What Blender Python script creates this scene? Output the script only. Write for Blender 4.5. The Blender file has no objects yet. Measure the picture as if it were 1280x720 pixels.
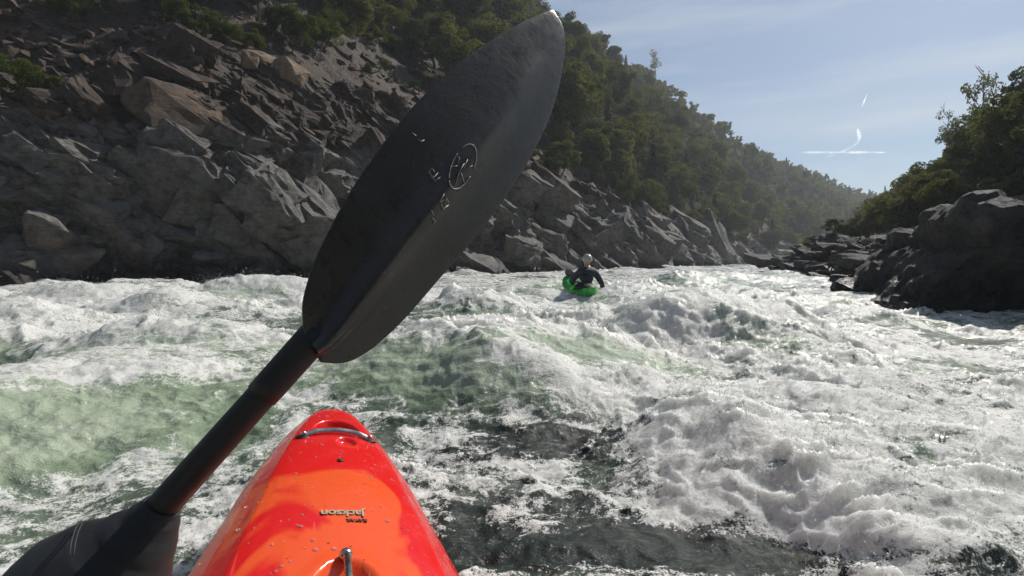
import bpy, bmesh, math, random
import numpy as np
from mathutils import Vector, Matrix

rad = math.radians
SC = bpy.context.scene
COL = SC.collection

# ------------------------------------------------------------------ camera, sky, sun, exposure
CAM_Z = 0.95
PITCH = math.atan(42 / 640)
cam_d = bpy.data.cameras.new("camera")
cam_d.lens = 18.0
cam_d.sensor_width = 36.0
cam_d.clip_start = 0.02
cam_d.clip_end = 20000
cam = bpy.data.objects.new("camera", cam_d)
cam.location = (0, 0, CAM_Z)
cam.rotation_euler = (math.pi / 2 - PITCH, 0, 0)
COL.objects.link(cam)
SC.camera = cam

SUN_AZ, SUN_EL = rad(48), rad(44)
SUN = Vector((math.sin(SUN_AZ) * math.cos(SUN_EL), math.cos(SUN_AZ) * math.cos(SUN_EL), math.sin(SUN_EL)))
SC.view_settings.view_transform = 'Standard'
SC.view_settings.look = 'None'
SC.view_settings.gamma = 1
SC.view_settings.use_curve_mapping = False
SC.view_settings.exposure = 0.34
SC.render.engine = 'CYCLES'
SC.cycles.use_denoising = True
SC.cycles.max_bounces = 6
SC.cycles.volume_bounces = 1
SC.cycles.transparent_max_bounces = 12
SC.cycles.use_adaptive_sampling = True
SC.cycles.adaptive_threshold = 0.02

W = bpy.data.worlds.new("World")
SC.world = W
W.use_nodes = True
wn, wl = W.node_tree.nodes, W.node_tree.links
wn.clear()
w_out = wn.new('ShaderNodeOutputWorld')
w_bg = wn.new('ShaderNodeBackground')
w_sky = wn.new('ShaderNodeTexSky')
w_sky.sky_type = 'NISHITA'
w_sky.sun_disc = False
w_sky.sun_elevation = SUN_EL
w_sky.sun_rotation = SUN_AZ
w_sky.air_density = 1.0
w_sky.dust_density = 0.25
w_sky.ozone_density = 2.2
w_bg.inputs['Strength'].default_value = 0.060
# thin high cirrus, by direction in the sky
w_tc = wn.new('ShaderNodeTexCoord')
w_map = wn.new('ShaderNodeMapping')
w_map.inputs['Scale'].default_value = (1.6, 1.6, 14.0)
w_no = wn.new('ShaderNodeTexNoise')
w_no.inputs['Scale'].default_value = 1.7
w_no.inputs['Detail'].default_value = 6
w_no.inputs['Roughness'].default_value = 0.55
w_cr = wn.new('ShaderNodeValToRGB')
w_cr.color_ramp.elements[0].position = 0.50
w_cr.color_ramp.elements[1].position = 0.80
w_cr.color_ramp.elements[1].color = (0.5, 0.5, 0.5, 1)
w_mx = wn.new('ShaderNodeMixRGB')
w_mx.inputs['Color2'].default_value = (8.0, 8.8, 9.6, 1)
wl.new(w_tc.outputs['Generated'], w_map.inputs['Vector'])
wl.new(w_map.outputs['Vector'], w_no.inputs['Vector'])
wl.new(w_no.outputs['Fac'], w_cr.inputs['Fac'])
w_sep = wn.new('ShaderNodeSeparateXYZ')
w_bd = wn.new('ShaderNodeValToRGB')      # a thin veil of cloud low over the valley
for k_, (p_, c_) in enumerate(((0.17, 0.0), (0.205, 0.8), (0.235, 0.55), (0.30, 0.0))):
    if k_ > 1: w_bd.color_ramp.elements.new(0.5)
for k_, (p_, c_) in enumerate(((0.17, 0.0), (0.205, 0.8), (0.235, 0.55), (0.30, 0.0))):
    w_bd.color_ramp.elements[k_].position = p_
    w_bd.color_ramp.elements[k_].color = (c_, c_, c_, 1)
w_no2 = wn.new('ShaderNodeTexNoise')
w_no2.inputs['Scale'].default_value = 2.4
w_no2.inputs['Detail'].default_value = 5
w_ml = wn.new('ShaderNodeMath'); w_ml.operation = 'MULTIPLY'
w_ad = wn.new('ShaderNodeMath'); w_ad.operation = 'ADD'; w_ad.use_clamp = True
wl.new(w_tc.outputs['Generated'], w_sep.inputs[0])
wl.new(w_sep.outputs['Z'], w_bd.inputs['Fac'])
wl.new(w_map.outputs['Vector'], w_no2.inputs['Vector'])
wl.new(w_bd.outputs['Color'], w_ml.inputs[0]); wl.new(w_no2.outputs['Fac'], w_ml.inputs[1])
wl.new(w_cr.outputs['Color'], w_ad.inputs[0]); wl.new(w_ml.outputs[0], w_ad.inputs[1])
wl.new(w_ad.outputs[0], w_mx.inputs['Fac'])
wl.new(w_sky.outputs['Color'], w_mx.inputs['Color1'])
wl.new(w_mx.outputs['Color'], w_bg.inputs['Color'])
wl.new(w_bg.outputs['Background'], w_out.inputs['Surface'])

sun_d = bpy.data.lights.new("sun", 'SUN')
sun_d.energy = 4.9
sun_d.angle = rad(0.5)
sun_d.color = (1.0, 0.95, 0.87)
sun = bpy.data.objects.new("sun", sun_d)
sun.rotation_euler = SUN.to_track_quat('Z', 'Y').to_euler()
COL.objects.link(sun)


# ------------------------------------------------------------------ helpers
def P(px, py, d):
    """The world point at depth d (metres along +Y) seen at photograph pixel (px, py)."""
    u, v = (px - 640) / 640, (360 - py) / 640
    c, s = math.cos(PITCH), math.sin(PITCH)
    x, y, z = u, c + v * s, -s + v * c
    k = d / y
    return np.array((x * k, d, CAM_Z + z * k))


def wz(y):
    """Mean level of the falling river."""
    return -0.012 * np.maximum(np.asarray(y, float) - 4, 0)


def G(px, py):
    """Point on the mean river surface at a pixel."""
    d = 3.0
    for _ in range(30):
        p = P(px, py, 1.0) - np.array((0, 0, CAM_Z))
        d = (CAM_Z - float(wz(d))) / max(-p[2], 1e-3)
    return p[0] * d, d


def tag(o, label=None, cat=None, group=None, kind=None):
    if label: o['label'] = label
    if cat: o['category'] = cat
    if group: o['group'] = group
    if kind: o['kind'] = kind
    return o


def link(o, parent=None):
    COL.objects.link(o)
    if parent is not None: o.parent = parent
    return o


def empty(name, loc=(0, 0, 0), rot=(0, 0, 0)):
    o = bpy.data.objects.new(name, None)
    o.location = loc
    o.rotation_euler = rot
    o.empty_display_size = 0.2
    return link(o)


def np_mesh(name, V, F, mat=None, smooth=True, attrs=None):
    V = np.ascontiguousarray(V, np.float32)
    F = np.ascontiguousarray(F, np.int32)
    m = bpy.data.meshes.new(name)
    n, k = F.shape
    m.vertices.add(len(V))
    m.vertices.foreach_set('co', V.ravel())
    m.loops.add(n * k)
    m.loops.foreach_set('vertex_index', F.ravel())
    m.polygons.add(n)
    m.polygons.foreach_set('loop_start', np.arange(0, n * k, k, dtype=np.int32))
    m.polygons.foreach_set('loop_total', np.full(n, k, np.int32))
    m.polygons.foreach_set('use_smooth', np.full(n, smooth, bool))
    m.update(calc_edges=True)
    for an, av in (attrs or {}).items():
        av = np.asarray(av, np.float32)
        if av.ndim == 1:
            a = m.attributes.new(an, 'FLOAT', 'POINT')
            a.data.foreach_set('value', av)
        else:
            a = m.attributes.new(an, 'FLOAT_COLOR', 'POINT')
            a.data.foreach_set('color', np.c_[av, np.ones(len(av))].astype(np.float32).ravel())
    if mat: m.materials.append(mat)
    m.validate()
    return m


def obj(name, me, parent=None):
    return link(bpy.data.objects.new(name, me), parent)


def grid_faces(nr, nc, wrap=False):
    i = np.arange(nr - 1)[:, None]
    j = np.arange(nc if wrap else nc - 1)[None]
    a = i * nc + j
    b = i * nc + (j + 1) % nc
    return np.stack([a, b, b + nc, a + nc], -1).reshape(-1, 4)


def bm_obj(name, bm, mat, parent=None, smooth=True):
    m = bpy.data.meshes.new(name)
    bm.normal_update()
    bm.to_mesh(m)
    bm.free()
    for p in m.polygons: p.use_smooth = smooth
    if mat: m.materials.append(mat)
    return obj(name, m, parent)


def tube(bm, pts, rads, n=10, cap=True, flat=(1, 1)):
    """Tube through points; returns nothing."""
    pts = [Vector(p) for p in pts]
    if not hasattr(rads, '__len__'): rads = [rads] * len(pts)
    rings = []
    up = None
    for i, p in enumerate(pts):
        t = (pts[min(i + 1, len(pts) - 1)] - pts[max(i - 1, 0)]).normalized()
        if up is None:
            up = t.orthogonal().normalized()
        up = (up - t * up.dot(t)).normalized()
        b = t.cross(up)
        rings.append([bm.verts.new(p + float(rads[i]) * (up * flat[0] * math.cos(a) + b * flat[1] * math.sin(a)))
                      for a in (2 * math.pi * k / n for k in range(n))])
    for r0, r1 in zip(rings, rings[1:]):
        for k in range(n):
            bm.faces.new((r0[k], r0[(k + 1) % n], r1[(k + 1) % n], r1[k]))
    if cap:
        bm.faces.new(rings[0][::-1])
        bm.faces.new(rings[-1])


def evaluated(o, name=None):
    """Replace an object's mesh by its modified mesh."""
    bpy.context.view_layer.update()
    dg = bpy.context.evaluated_depsgraph_get()
    me = bpy.data.meshes.new_from_object(o.evaluated_get(dg))
    o.modifiers.clear()
    old = o.data
    o.data = me
    me.name = name or o.name
    bpy.data.meshes.remove(old)
    for p in me.polygons: p.use_smooth = True
    return o


# ------------------------------------------------------------------ noise
def _h(*k):
    h = np.zeros(np.broadcast(*k).shape, np.uint32)
    for i, a in enumerate(k):
        h = (h ^ (np.asarray(a).astype(np.int64).astype(np.uint32) * np.uint32([374761393, 668265263, 2246822519, 3266489917][i % 4])))
        h = (h ^ (h >> np.uint32(15))) * np.uint32(2246822519)
        h = (h ^ (h >> np.uint32(13))) * np.uint32(3266489917)
    return h ^ (h >> np.uint32(16))


def _r(h):
    return (h & np.uint32(0xFFFFFF)).astype(np.float32) / np.float32(0xFFFFFF)


def noise2(x, y, seed=0):
    """Gradient noise about -1..1."""
    x = np.asarray(x, np.float32); y = np.asarray(y, np.float32)
    xi, yi = np.floor(x), np.floor(y)
    fx, fy = x - xi, y - yi
    u, v = fx * fx * fx * (fx * (fx * 6 - 15) + 10), fy * fy * fy * (fy * (fy * 6 - 15) + 10)
    out = 0
    for a in (0, 1):
        for b in (0, 1):
            t = _r(_h(xi + a, yi + b, np.int64(seed))) * np.float32(2 * math.pi)
            g = np.cos(t) * (fx - a) + np.sin(t) * (fy - b)
            out = out + g * (u if a else 1 - u) * (v if b else 1 - v)
    return out * np.float32(1.5)


def fbm2(x, y, oct=4, seed=0, gain=0.5):
    s, a = 0, 1.0
    for o in range(oct):
        s = s + a * noise2(x * 2 ** o + 17.3 * o, y * 2 ** o - 9.1 * o, seed + o)
        a *= gain
    return s


def noise3(p, seed=0):
    p = np.asarray(p, np.float32)
    i = np.floor(p); f = p - i
    w = f * f * (3 - 2 * f)
    out = 0
    for a in (0, 1):
        for b in (0, 1):
            for c in (0, 1):
                r = _r(_h(i[:, 0] + a, i[:, 1] + b, i[:, 2] + c, np.int64(seed))) * 2 - 1
                out = out + r * (w[:, 0] if a else 1 - w[:, 0]) * (w[:, 1] if b else 1 - w[:, 1]) * (w[:, 2] if c else 1 - w[:, 2])
    return out


def facets(p, seed, off, tilt, crack=0.0, jump=0.3):
    """Broken-rock relief: every cell of a jittered 3-D lattice carries its own tilted plane; the planes' upper
    envelope gives blocks with clean faces, a share of plain steps between cells gives ledges."""
    out = np.empty(len(p), np.float32)
    for c0 in range(0, len(p), 40000):
        q = np.asarray(p[c0:c0 + 40000], np.float32)
        b = np.floor(q)
        best = np.full(len(q), 9e9, np.float32); bv = np.zeros(len(q), np.float32)
        env = np.full(len(q), -9e9, np.float32); env2 = env.copy()
        for dx in (-1, 0, 1):
            for dy in (-1, 0, 1):
                for dz in (-1, 0, 1):
                    cx, cy, cz = b[:, 0] + dx, b[:, 1] + dy, b[:, 2] + dz
                    h = _h(cx, cy, cz, np.int64(seed))
                    f = np.stack([cx + _r(h), cy + _r(h * np.uint32(2654435761) >> np.uint32(3)), cz + _r((h ^ np.uint32(0x9E3779B9)) * np.uint32(40503) >> np.uint32(2))], 1)
                    e = q - f
                    d = (e * e).sum(1)
                    v = off * (_r(h * np.uint32(747796405)) * 2 - 1)
                    for k, cc in enumerate((2891336453, 1597334677, 3812015801)):
                        v = v + tilt * (_r(h * np.uint32(cc) >> np.uint32(1)) * 2 - 1) * e[:, k]
                    m = d < best
                    best = np.where(m, d, best); bv = np.where(m, v, bv)
                    w = v - (off + tilt) * 2.2 * np.clip(np.sqrt(d) - 0.45, 0, None) ** 1.5
                    m = w > env
                    env2 = np.where(m, env, np.maximum(env2, w)); env = np.where(m, w, env)
        v = (1 - jump) * env + jump * bv
        if crack:
            v = v - crack * np.clip(1 - (env - env2) / (0.18 * (off + tilt)), 0, 1)
        out[c0:c0 + 40000] = v
    return out


# ------------------------------------------------------------------ materials
def new_mat(name):
    m = bpy.data.materials.new(name)
    m.use_nodes = True
    nt = m.node_tree
    b = nt.nodes['Principled BSDF']
    return m, nt, b


def N(nt, t, **kw):
    n = nt.nodes.new(t)
    for k, v in kw.items():
        if k.startswith('i_'):
            key = k[2:].replace('_', ' ')
            n.inputs[key].default_value = v
        else:
            setattr(n, k, v)
    return n


def L(nt, a, b): nt.links.new(a, b)


def tex_noise(nt, vec, scale, detail=4, rough=0.55, dist=0.0):
    n = N(nt, 'ShaderNodeTexNoise', i_Scale=scale, i_Detail=detail, i_Roughness=rough, i_Distortion=dist)
    if vec is not None: L(nt, vec, n.inputs['Vector'])
    return n.outputs['Fac']


def ramp(nt, fac, stops):
    r = N(nt, 'ShaderNodeValToRGB')
    e = r.color_ramp.elements
    while len(e) < len(stops): e.new(0.5)
    for k, (p, c) in enumerate(stops):
        e[k].position = p
        e[k].color = tuple(c) + (1,) if hasattr(c, '__len__') else (c, c, c, 1)
    L(nt, fac, r.inputs['Fac'])
    return r.outputs['Color']


def mixc(nt, fac, a, b, mode='MIX'):
    n = N(nt, 'ShaderNodeMixRGB', blend_type=mode)
    for s, k in ((fac, 'Fac'), (a, 'Color1'), (b, 'Color2')):
        if hasattr(s, 'links'): L(nt, s, n.inputs[k])
        elif k == 'Fac': n.inputs[k].default_value = s
        else: n.inputs[k].default_value = tuple(s) + (1,)
    return n.outputs['Color']


def mth(nt, op, a, b=0.0, clamp=False):
    n = N(nt, 'ShaderNodeMath', operation=op, use_clamp=clamp)
    for k, s in enumerate((a, b)):
        if hasattr(s, 'links'): L(nt, s, n.inputs[k])
        else: n.inputs[k].default_value = s
    return n.outputs[0]


def bump(nt, bsdf, h, strength=0.5, dist=0.05):
    b = N(nt, 'ShaderNodeBump', i_Strength=strength, i_Distance=dist)
    L(nt, h, b.inputs['Height'])
    L(nt, b.outputs['Normal'], bsdf.inputs['Normal'])
    return b


def pos(nt):
    return N(nt, 'ShaderNodeNewGeometry').outputs['Position']


def plain(name, col, rough=0.5, metal=0.0, var=0.12, scale=30, bumpd=0.002):
    """Simple painted / moulded material with a little unevenness."""
    m, nt, b = new_mat(name)
    tc = N(nt, 'ShaderNodeTexCoord').outputs['Object']
    f = tex_noise(nt, tc, scale, 5)
    lo = [c * (1 - var) for c in col]; hi = [min(1, c * (1 + var)) for c in col]
    L(nt, ramp(nt, f, [(0.3, lo), (0.7, hi)]), b.inputs['Base Color'])
    L(nt, ramp(nt, f, [(0.3, max(0, rough - 0.08)), (0.7, min(1, rough + 0.08))]), b.inputs['Roughness'])
    b.inputs['Metallic'].default_value = metal
    if bumpd: bump(nt, b, tex_noise(nt, tc, scale * 4, 4), 0.35, bumpd)
    return m


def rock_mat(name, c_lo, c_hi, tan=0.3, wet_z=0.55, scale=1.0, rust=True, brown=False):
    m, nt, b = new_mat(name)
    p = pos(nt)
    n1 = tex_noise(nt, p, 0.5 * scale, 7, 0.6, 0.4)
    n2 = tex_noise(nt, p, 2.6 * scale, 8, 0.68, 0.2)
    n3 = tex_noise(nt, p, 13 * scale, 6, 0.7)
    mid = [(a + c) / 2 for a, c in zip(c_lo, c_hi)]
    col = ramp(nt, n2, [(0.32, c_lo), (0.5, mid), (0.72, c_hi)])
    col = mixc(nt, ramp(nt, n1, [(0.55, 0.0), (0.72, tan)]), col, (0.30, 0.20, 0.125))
    if rust:
        n4 = tex_noise(nt, p, 0.34, 5, 0.6)
        col = mixc(nt, ramp(nt, n4, [(0.60, 0.0), (0.75, 0.5)]), col, (0.17, 0.085, 0.05))
    # thin bedding streaks dipping along the strata
    mp = N(nt, 'ShaderNodeMapping')
    mp.inputs['Rotation'].default_value = (rad(20), rad(38), rad(10))
    mp.inputs['Scale'].default_value = (0.8, 1.2, 9.0)
    L(nt, p, mp.inputs['Vector'])
    st = tex_noise(nt, mp.outputs['Vector'], 1.1 * scale, 6, 0.65, 0.5)
    col = mixc(nt, ramp(nt, st, [(0.34, 0.4), (0.46, 0.0)]), col, [c * 0.4 for c in c_lo])
    col = mixc(nt, ramp(nt, n3, [(0.3, 0.35), (0.5, 0.0)]), col, [c * 0.5 for c in c_lo])
    sx = N(nt, 'ShaderNodeSeparateXYZ'); L(nt, p, sx.inputs[0])
    if brown:   # iron-stained scree high on the bank
        hb = mth(nt, 'ADD', mth(nt, 'MULTIPLY', sx.outputs['Z'], 0.1), mth(nt, 'MULTIPLY', n1, 0.6))
        col = mixc(nt, ramp(nt, hb, [(0.95, 0.0), (1.15, 0.85)]), col, mixc(nt, n2, (0.026, 0.019, 0.015), (0.090, 0.061, 0.045)))
    # splash-wet band by the river
    lvl = mth(nt, 'ADD', sx.outputs['Z'], mth(nt, 'MULTIPLY', sx.outputs['Y'], 0.012))
    lvl = mth(nt, 'ADD', lvl, mth(nt, 'MULTIPLY', n1, -0.9))
    wet = ramp(nt, lvl, [(0.0, 1.0), (max(wet_z, 0.02), 0.0)])
    col = mixc(nt, wet, col, mixc(nt, 1.0, col, (0.33, 0.33, 0.35), 'MULTIPLY'))
    L(nt, col, b.inputs['Base Color'])
    L(nt, mixc(nt, wet, (0.78, 0.78, 0.78), (0.28, 0.28, 0.28)), b.inputs['Roughness'])
    b.inputs['Specular IOR Level'].default_value = 0.22
    vo = N(nt, 'ShaderNodeTexVoronoi', feature='DISTANCE_TO_EDGE', i_Scale=3.2 * scale)
    wv = N(nt, 'ShaderNodeVectorMath', operation='ADD')
    nz = N(nt, 'ShaderNodeTexNoise', i_Scale=2.2 * scale, i_Detail=4); L(nt, p, nz.inputs['Vector'])
    L(nt, mp.outputs['Vector'], wv.inputs[0]); L(nt, nz.outputs['Color'], wv.inputs[1])
    L(nt, wv.outputs[0], vo.inputs['Vector'])
    ck = ramp(nt, vo.outputs['Distance'], [(0.0, 0.0), (0.06, 1.0)])
    h = mth(nt, 'ADD', mth(nt, 'MULTIPLY', n2, 1.2), mth(nt, 'MULTIPLY', n3, 0.35))
    h = mth(nt, 'ADD', h, mth(nt, 'MULTIPLY', ck, 0.25))
    h = mth(nt, 'ADD', h, mth(nt, 'MULTIPLY', st, 0.8))
    bump(nt, b, h, 0.9, 0.09 / scale)
    return m


def leaf_mat(name, lo, hi, trans=0.42):
    m, nt, b = new_mat(name)
    p = pos(nt)
    oi = N(nt, 'ShaderNodeObjectInfo').outputs['Random']
    at = N(nt, 'ShaderNodeAttribute', attribute_name='tint').outputs['Fac']
    f = tex_noise(nt, p, 0.9, 3)
    f = mth(nt, 'ADD', mth(nt, 'MULTIPLY', f, 0.6), mth(nt, 'MULTIPLY', mth(nt, 'ADD', oi, at), 0.5))
    col = ramp(nt, f, [(0.25, lo), (0.95, hi)])
    f2 = tex_noise(nt, p, 7.0, 2)
    col = mixc(nt, ramp(nt, f2, [(0.35, 0.5), (0.65, 0.0)]), col, [c * 0.55 for c in lo])
    L(nt, col, b.inputs['Base Color'])
    b.inputs['Roughness'].default_value = 0.75
    b.inputs['Specular IOR Level'].default_value = 0.15
    tr = N(nt, 'ShaderNodeBsdfTranslucent')
    L(nt, mixc(nt, 1.0, col, (1.25, 1.25, 0.7), 'MULTIPLY'), tr.inputs['Color'])
    mx = N(nt, 'ShaderNodeMixShader'); mx.inputs[0].default_value = trans
    L(nt, b.outputs[0], mx.inputs[1]); L(nt, tr.outputs[0], mx.inputs[2])
    L(nt, mx.outputs[0], nt.nodes['Material Output'].inputs['Surface'])
    return m


M = {}
M['rock'] = rock_mat('grey_rock', (0.068, 0.064, 0.060), (0.225, 0.214, 0.198), 0.20, 0.7, brown=True)
M['rock_far'] = rock_mat('dark_rock', (0.075, 0.073, 0.072), (0.24, 0.228, 0.215), 0.15, 0.4, 0.8, False)
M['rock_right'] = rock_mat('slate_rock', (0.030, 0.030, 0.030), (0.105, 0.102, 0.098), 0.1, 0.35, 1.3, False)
M['rock_tan'] = rock_mat('tan_rock', (0.15, 0.11, 0.08), (0.32, 0.235, 0.165), 0.6, 0.0, 1.3, False)
M['rock_brown'] = rock_mat('brown_scree', (0.050, 0.038, 0.031), (0.155, 0.118, 0.094), 0.4, 0.0, 1.0)
M['oak_leaf'] = leaf_mat('oak_leaves', (0.046, 0.060, 0.018), (0.135, 0.142, 0.046))
M['fir_and_shaded_scrub_leaf'] = leaf_mat('fir_needles_and_shaded_scrub', (0.018, 0.030, 0.014), (0.040, 0.055, 0.024), 0.2)
M['bush_leaf'] = leaf_mat('bush_leaves', (0.035, 0.060, 0.012), (0.095, 0.115, 0.028))
M['grass_leaf'] = leaf_mat('dry_grass', (0.10, 0.095, 0.035), (0.17, 0.15, 0.06))
M['bark'] = plain('bark', (0.085, 0.068, 0.052), 0.9, 0, 0.3, 6, 0.01)
M['dead_bark'] = plain('pale_dead_bark', (0.20, 0.18, 0.155), 0.9, 0, 0.3, 6, 0.01)


def soil_mat():
    m, nt, b = new_mat('hillside_soil')
    p = pos(nt)
    f = tex_noise(nt, p, 0.12, 8, 0.65)
    g = tex_noise(nt, p, 1.6, 6, 0.7)
    col = ramp(nt, f, [(0.35, (0.020, 0.026, 0.010)), (0.55, (0.036, 0.038, 0.016)), (0.75, (0.055, 0.045, 0.025))])
    col = mixc(nt, ramp(nt, g, [(0.35, 0.7), (0.6, 0.0)]), col, (0.02, 0.022, 0.012))
    L(nt, col, b.inputs['Base Color'])
    b.inputs['Roughness'].default_value = 0.95
    b.inputs['Specular IOR Level'].default_value = 0.08
    bump(nt, b, g, 1.0, 0.6)
    return m


M['soil'] = soil_mat()


# ------------------------------------------------------------------ the canyon: banks, cliffs, hillsides
def spline(K, t):
    """Catmull-Rom through stations K (n,k) at float parameters t."""
    K = np.asarray(K, float); n = len(K)
    i = np.clip(np.floor(t).astype(int), 0, n - 2)
    f = (t - i)[:, None]
    p0, p1, p2, p3 = K[np.clip(i - 1, 0, n - 1)], K[i], K[i + 1], K[np.clip(i + 2, 0, n - 1)]
    return 0.5 * ((2 * p1) + (p2 - p0) * f + (2 * p0 - 5 * p1 + 4 * p2 - p3) * f ** 2 + (3 * p1 - p0 - 3 * p2 + p3) * f ** 3)


def bank(px, d):
    x = (px - 640) / 640 * d
    return np.array((x, d, float(wz(d)) - 0.9))


# photo column of each station, waterline distance, rim of the bedrock, ridge
LEFT = [
    (bank(-700, 9.0), P(-700, 90, 14), P(-700, -700, 60)),
    (bank(-300, 13.5), P(-300, 100, 19), P(-300, -500, 65)),
    (bank(0, 17.5), P(0, 135, 22), P(0, -330, 72)),
    (bank(170, 20), P(170, 95, 25.5), P(190, -300, 84)),
    (bank(330, 22.5), P(305, 88, 29), P(380, -230, 110)),
    (bank(470, 28), P(450, 120, 37), P(560, -90, 165)),
    (bank(590, 33), P(600, 180, 44), P(690, 50, 225)),
    (bank(690, 40), P(690, 222, 50), P(770, 98, 255)),
    (bank(780, 54), P(765, 255, 65), P(850, 148, 285)),
    (bank(860, 78), P(855, 297, 90), P(930, 195, 315)),
    (bank(930, 112), P(925, 318, 124), P(1000, 220, 345)),
    (bank(985, 150), P(985, 322, 160), P(1060, 243, 365)),
    (bank(1045, 190), P(1045, 318, 205), P(1115, 250, 385)),
    (bank(1130, 240), P(1130, 315, 255), P(1190, 258, 410)),
    (bank(1250, 300), P(1250, 310, 315), P(1290, 262, 440)),
]
RIGHT = [
    (bank(975, 70), P(975, 330, 80), P(1085, 296, 230)),
    (bank(988, 45), P(990, 322, 54), P(1090, 296, 170)),
    (bank(1003, 31), P(1020, 306, 41), P(1100, 292, 120)),
    (bank(1062, 20), P(1075, 296, 31), P(1130, 285, 92)),
    (bank(1110, 14.5), P(1120, 296, 24), P(1170, 262, 78)),
    (bank(1152, 10.6), P(1175, 292, 19.5), P(1215, 225, 68)),
    (bank(1290, 7.9), P(1290, 275, 16.5), P(1265, 175, 60)),
    (bank(1560, 5.6), P(1500, 265, 14.0), P(1480, 60, 52)),
    (bank(2100, 3.0), P(2000, 260, 10.0), P(1900, -100, 46)),
]


def rot3(v, ax, ay, az):
    return np.asarray(v) @ np.array(Matrix.Rotation(az, 3, 'Z') @ Matrix.Rotation(ay, 3, 'Y') @ Matrix.Rotation(ax, 3, 'X')).T


def normals_of(Pg):
    du = np.gradient(Pg, axis=1); dv = np.gradient(Pg, axis=0)
    n = np.cross(du, dv)
    n /= np.linalg.norm(n, axis=-1, keepdims=True) + 1e-9
    return n


def blur(d, shape, it):
    d = d.reshape(shape)
    for _ in range(it):
        for ax in (0, 1):
            a = np.concatenate([np.take(d, [0], ax), d, np.take(d, [-1], ax)], ax)
            n = d.shape[ax]
            d = 0.25 * np.take(a, range(0, n), ax) + 0.5 * d + 0.25 * np.take(a, range(2, n + 2), ax)
    return d.ravel()


def rock_relief(p, layers, aniso, rotv, seed, shape=None):
    q = rot3(p, *rotv) * np.array(aniso)
    w = np.stack([noise3(p * 0.7, seed + 1), noise3(p * 0.7, seed + 2), noise3(p * 0.7, seed + 3)], 1)
    d = np.zeros(len(p), np.float32)
    for k, (sc, off, tilt, crack) in enumerate(layers):
        d += facets((q + 0.10 * sc * w) / sc, seed + 11 * k, off, tilt, crack, 0.35)
    d += 0.05 * noise3(p * 1.7, seed + 5) + 0.022 * noise3(p * 5, seed + 6)
    return d


def rock_sheet(name, ST, us, vs, top_over, layers, mat, seed, sign=1, aniso=(1, 1, 1), rotv=(0, 0, 0), bulge=1.5, fadefar=None):
    """Bedrock from below the waterline up to the rim and a little way beyond."""
    B = spline([s[0] for s in ST], us); T = spline([s[1] for s in ST], us); R = spline([s[2] for s in ST], us)
    v = vs[:, None, None]
    low = B[None] * (1 - v) + T[None] * v
    over = T[None] + (R - T)[None] * ((v - 1) * top_over)
    Pg = np.where(v <= 1, low, over)
    # convex profile: steep above the water, laid back at the rim
    k = np.clip(v, 0, 1)
    H = np.linalg.norm(T - B, axis=1)[None, :, None]
    Pg[..., 2:] += bulge * 0.12 * H * np.sin(math.pi * k) 
    n = normals_of(Pg) * sign
    p = Pg.reshape(-1, 3)
    macro = 0.9 * noise3(p / 5.0, seed) + 0.5 * noise3(p / 2.3, seed + 1)
    d = rock_relief(p, layers, aniso, rotv, seed, Pg.shape[:2]) + macro * 0.8
    d = d * np.broadcast_to(1 - 0.80 * np.clip((v - 0.85) * 5, 0, 1), Pg.shape[:2] + (1,)).ravel()
    if fadefar is not None: d = d * fadefar(p)
    q = p + n.reshape(-1, 3) * d[:, None]
    F = grid_faces(len(vs), len(us))
    if sign < 0: F = F[:, ::-1]
    o = obj(name, np_mesh(name, q, F, mat, smooth=False))
    tag(o, kind='structure')
    return o, q.reshape(Pg.shape)


def block_proto(seed, cuts):
    r = random.Random(seed)
    bm = bmesh.new()
    for k in range(r.randint(13, 18)):
        v = Vector((r.uniform(-1, 1), r.uniform(-1, 1), r.uniform(-1, 1)))
        v = v / max(abs(v.x), abs(v.y), abs(v.z))
        bm.verts.new([c * r.uniform(0.82, 1.0) for c in v])
    for sx in (-1, 1):
        for sy in (-1, 1):
            for sz in (-1, 1):
                if r.random() < 0.6: bm.verts.new((sx * r.uniform(.78, .98), sy * r.uniform(.78, .98), sz * r.uniform(.78, .98)))
    bmesh.ops.convex_hull(bm, input=list(bm.verts))
    for v in [v for v in bm.verts if not v.link_faces]: bm.verts.remove(v)
    bmesh.ops.dissolve_limit(bm, angle_limit=rad(9), verts=bm.verts, edges=bm.edges)
    bmesh.ops.triangulate(bm, faces=bm.faces)
    if cuts:
        bmesh.ops.subdivide_edges(bm, edges=bm.edges, cuts=cuts, use_grid_fill=True)
        bmesh.ops.triangulate(bm, faces=bm.faces)
    V = np.array([v.co for v in bm.verts]); bm.verts.index_update()
    F = np.array([[v.index for v in f.verts] for f in bm.faces]); bm.free()
    if cuts:
        n = noise3(V * 2.6 + seed, seed) * 0.06 + facets(V * 2.4 + seed, seed, 0.09, 0.19, 0.0, 0.8) + facets(V * 5.5 + seed, seed, 0.04, 0.08, 0.0, 0.8)
        V = V + V / np.linalg.norm(V, axis=1, keepdims=True) * n[:, None]
    return V, F


BIG = [block_proto(s, 4) for s in range(18)]
SMALL = [block_proto(s + 50, 1) for s in range(24)]


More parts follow.
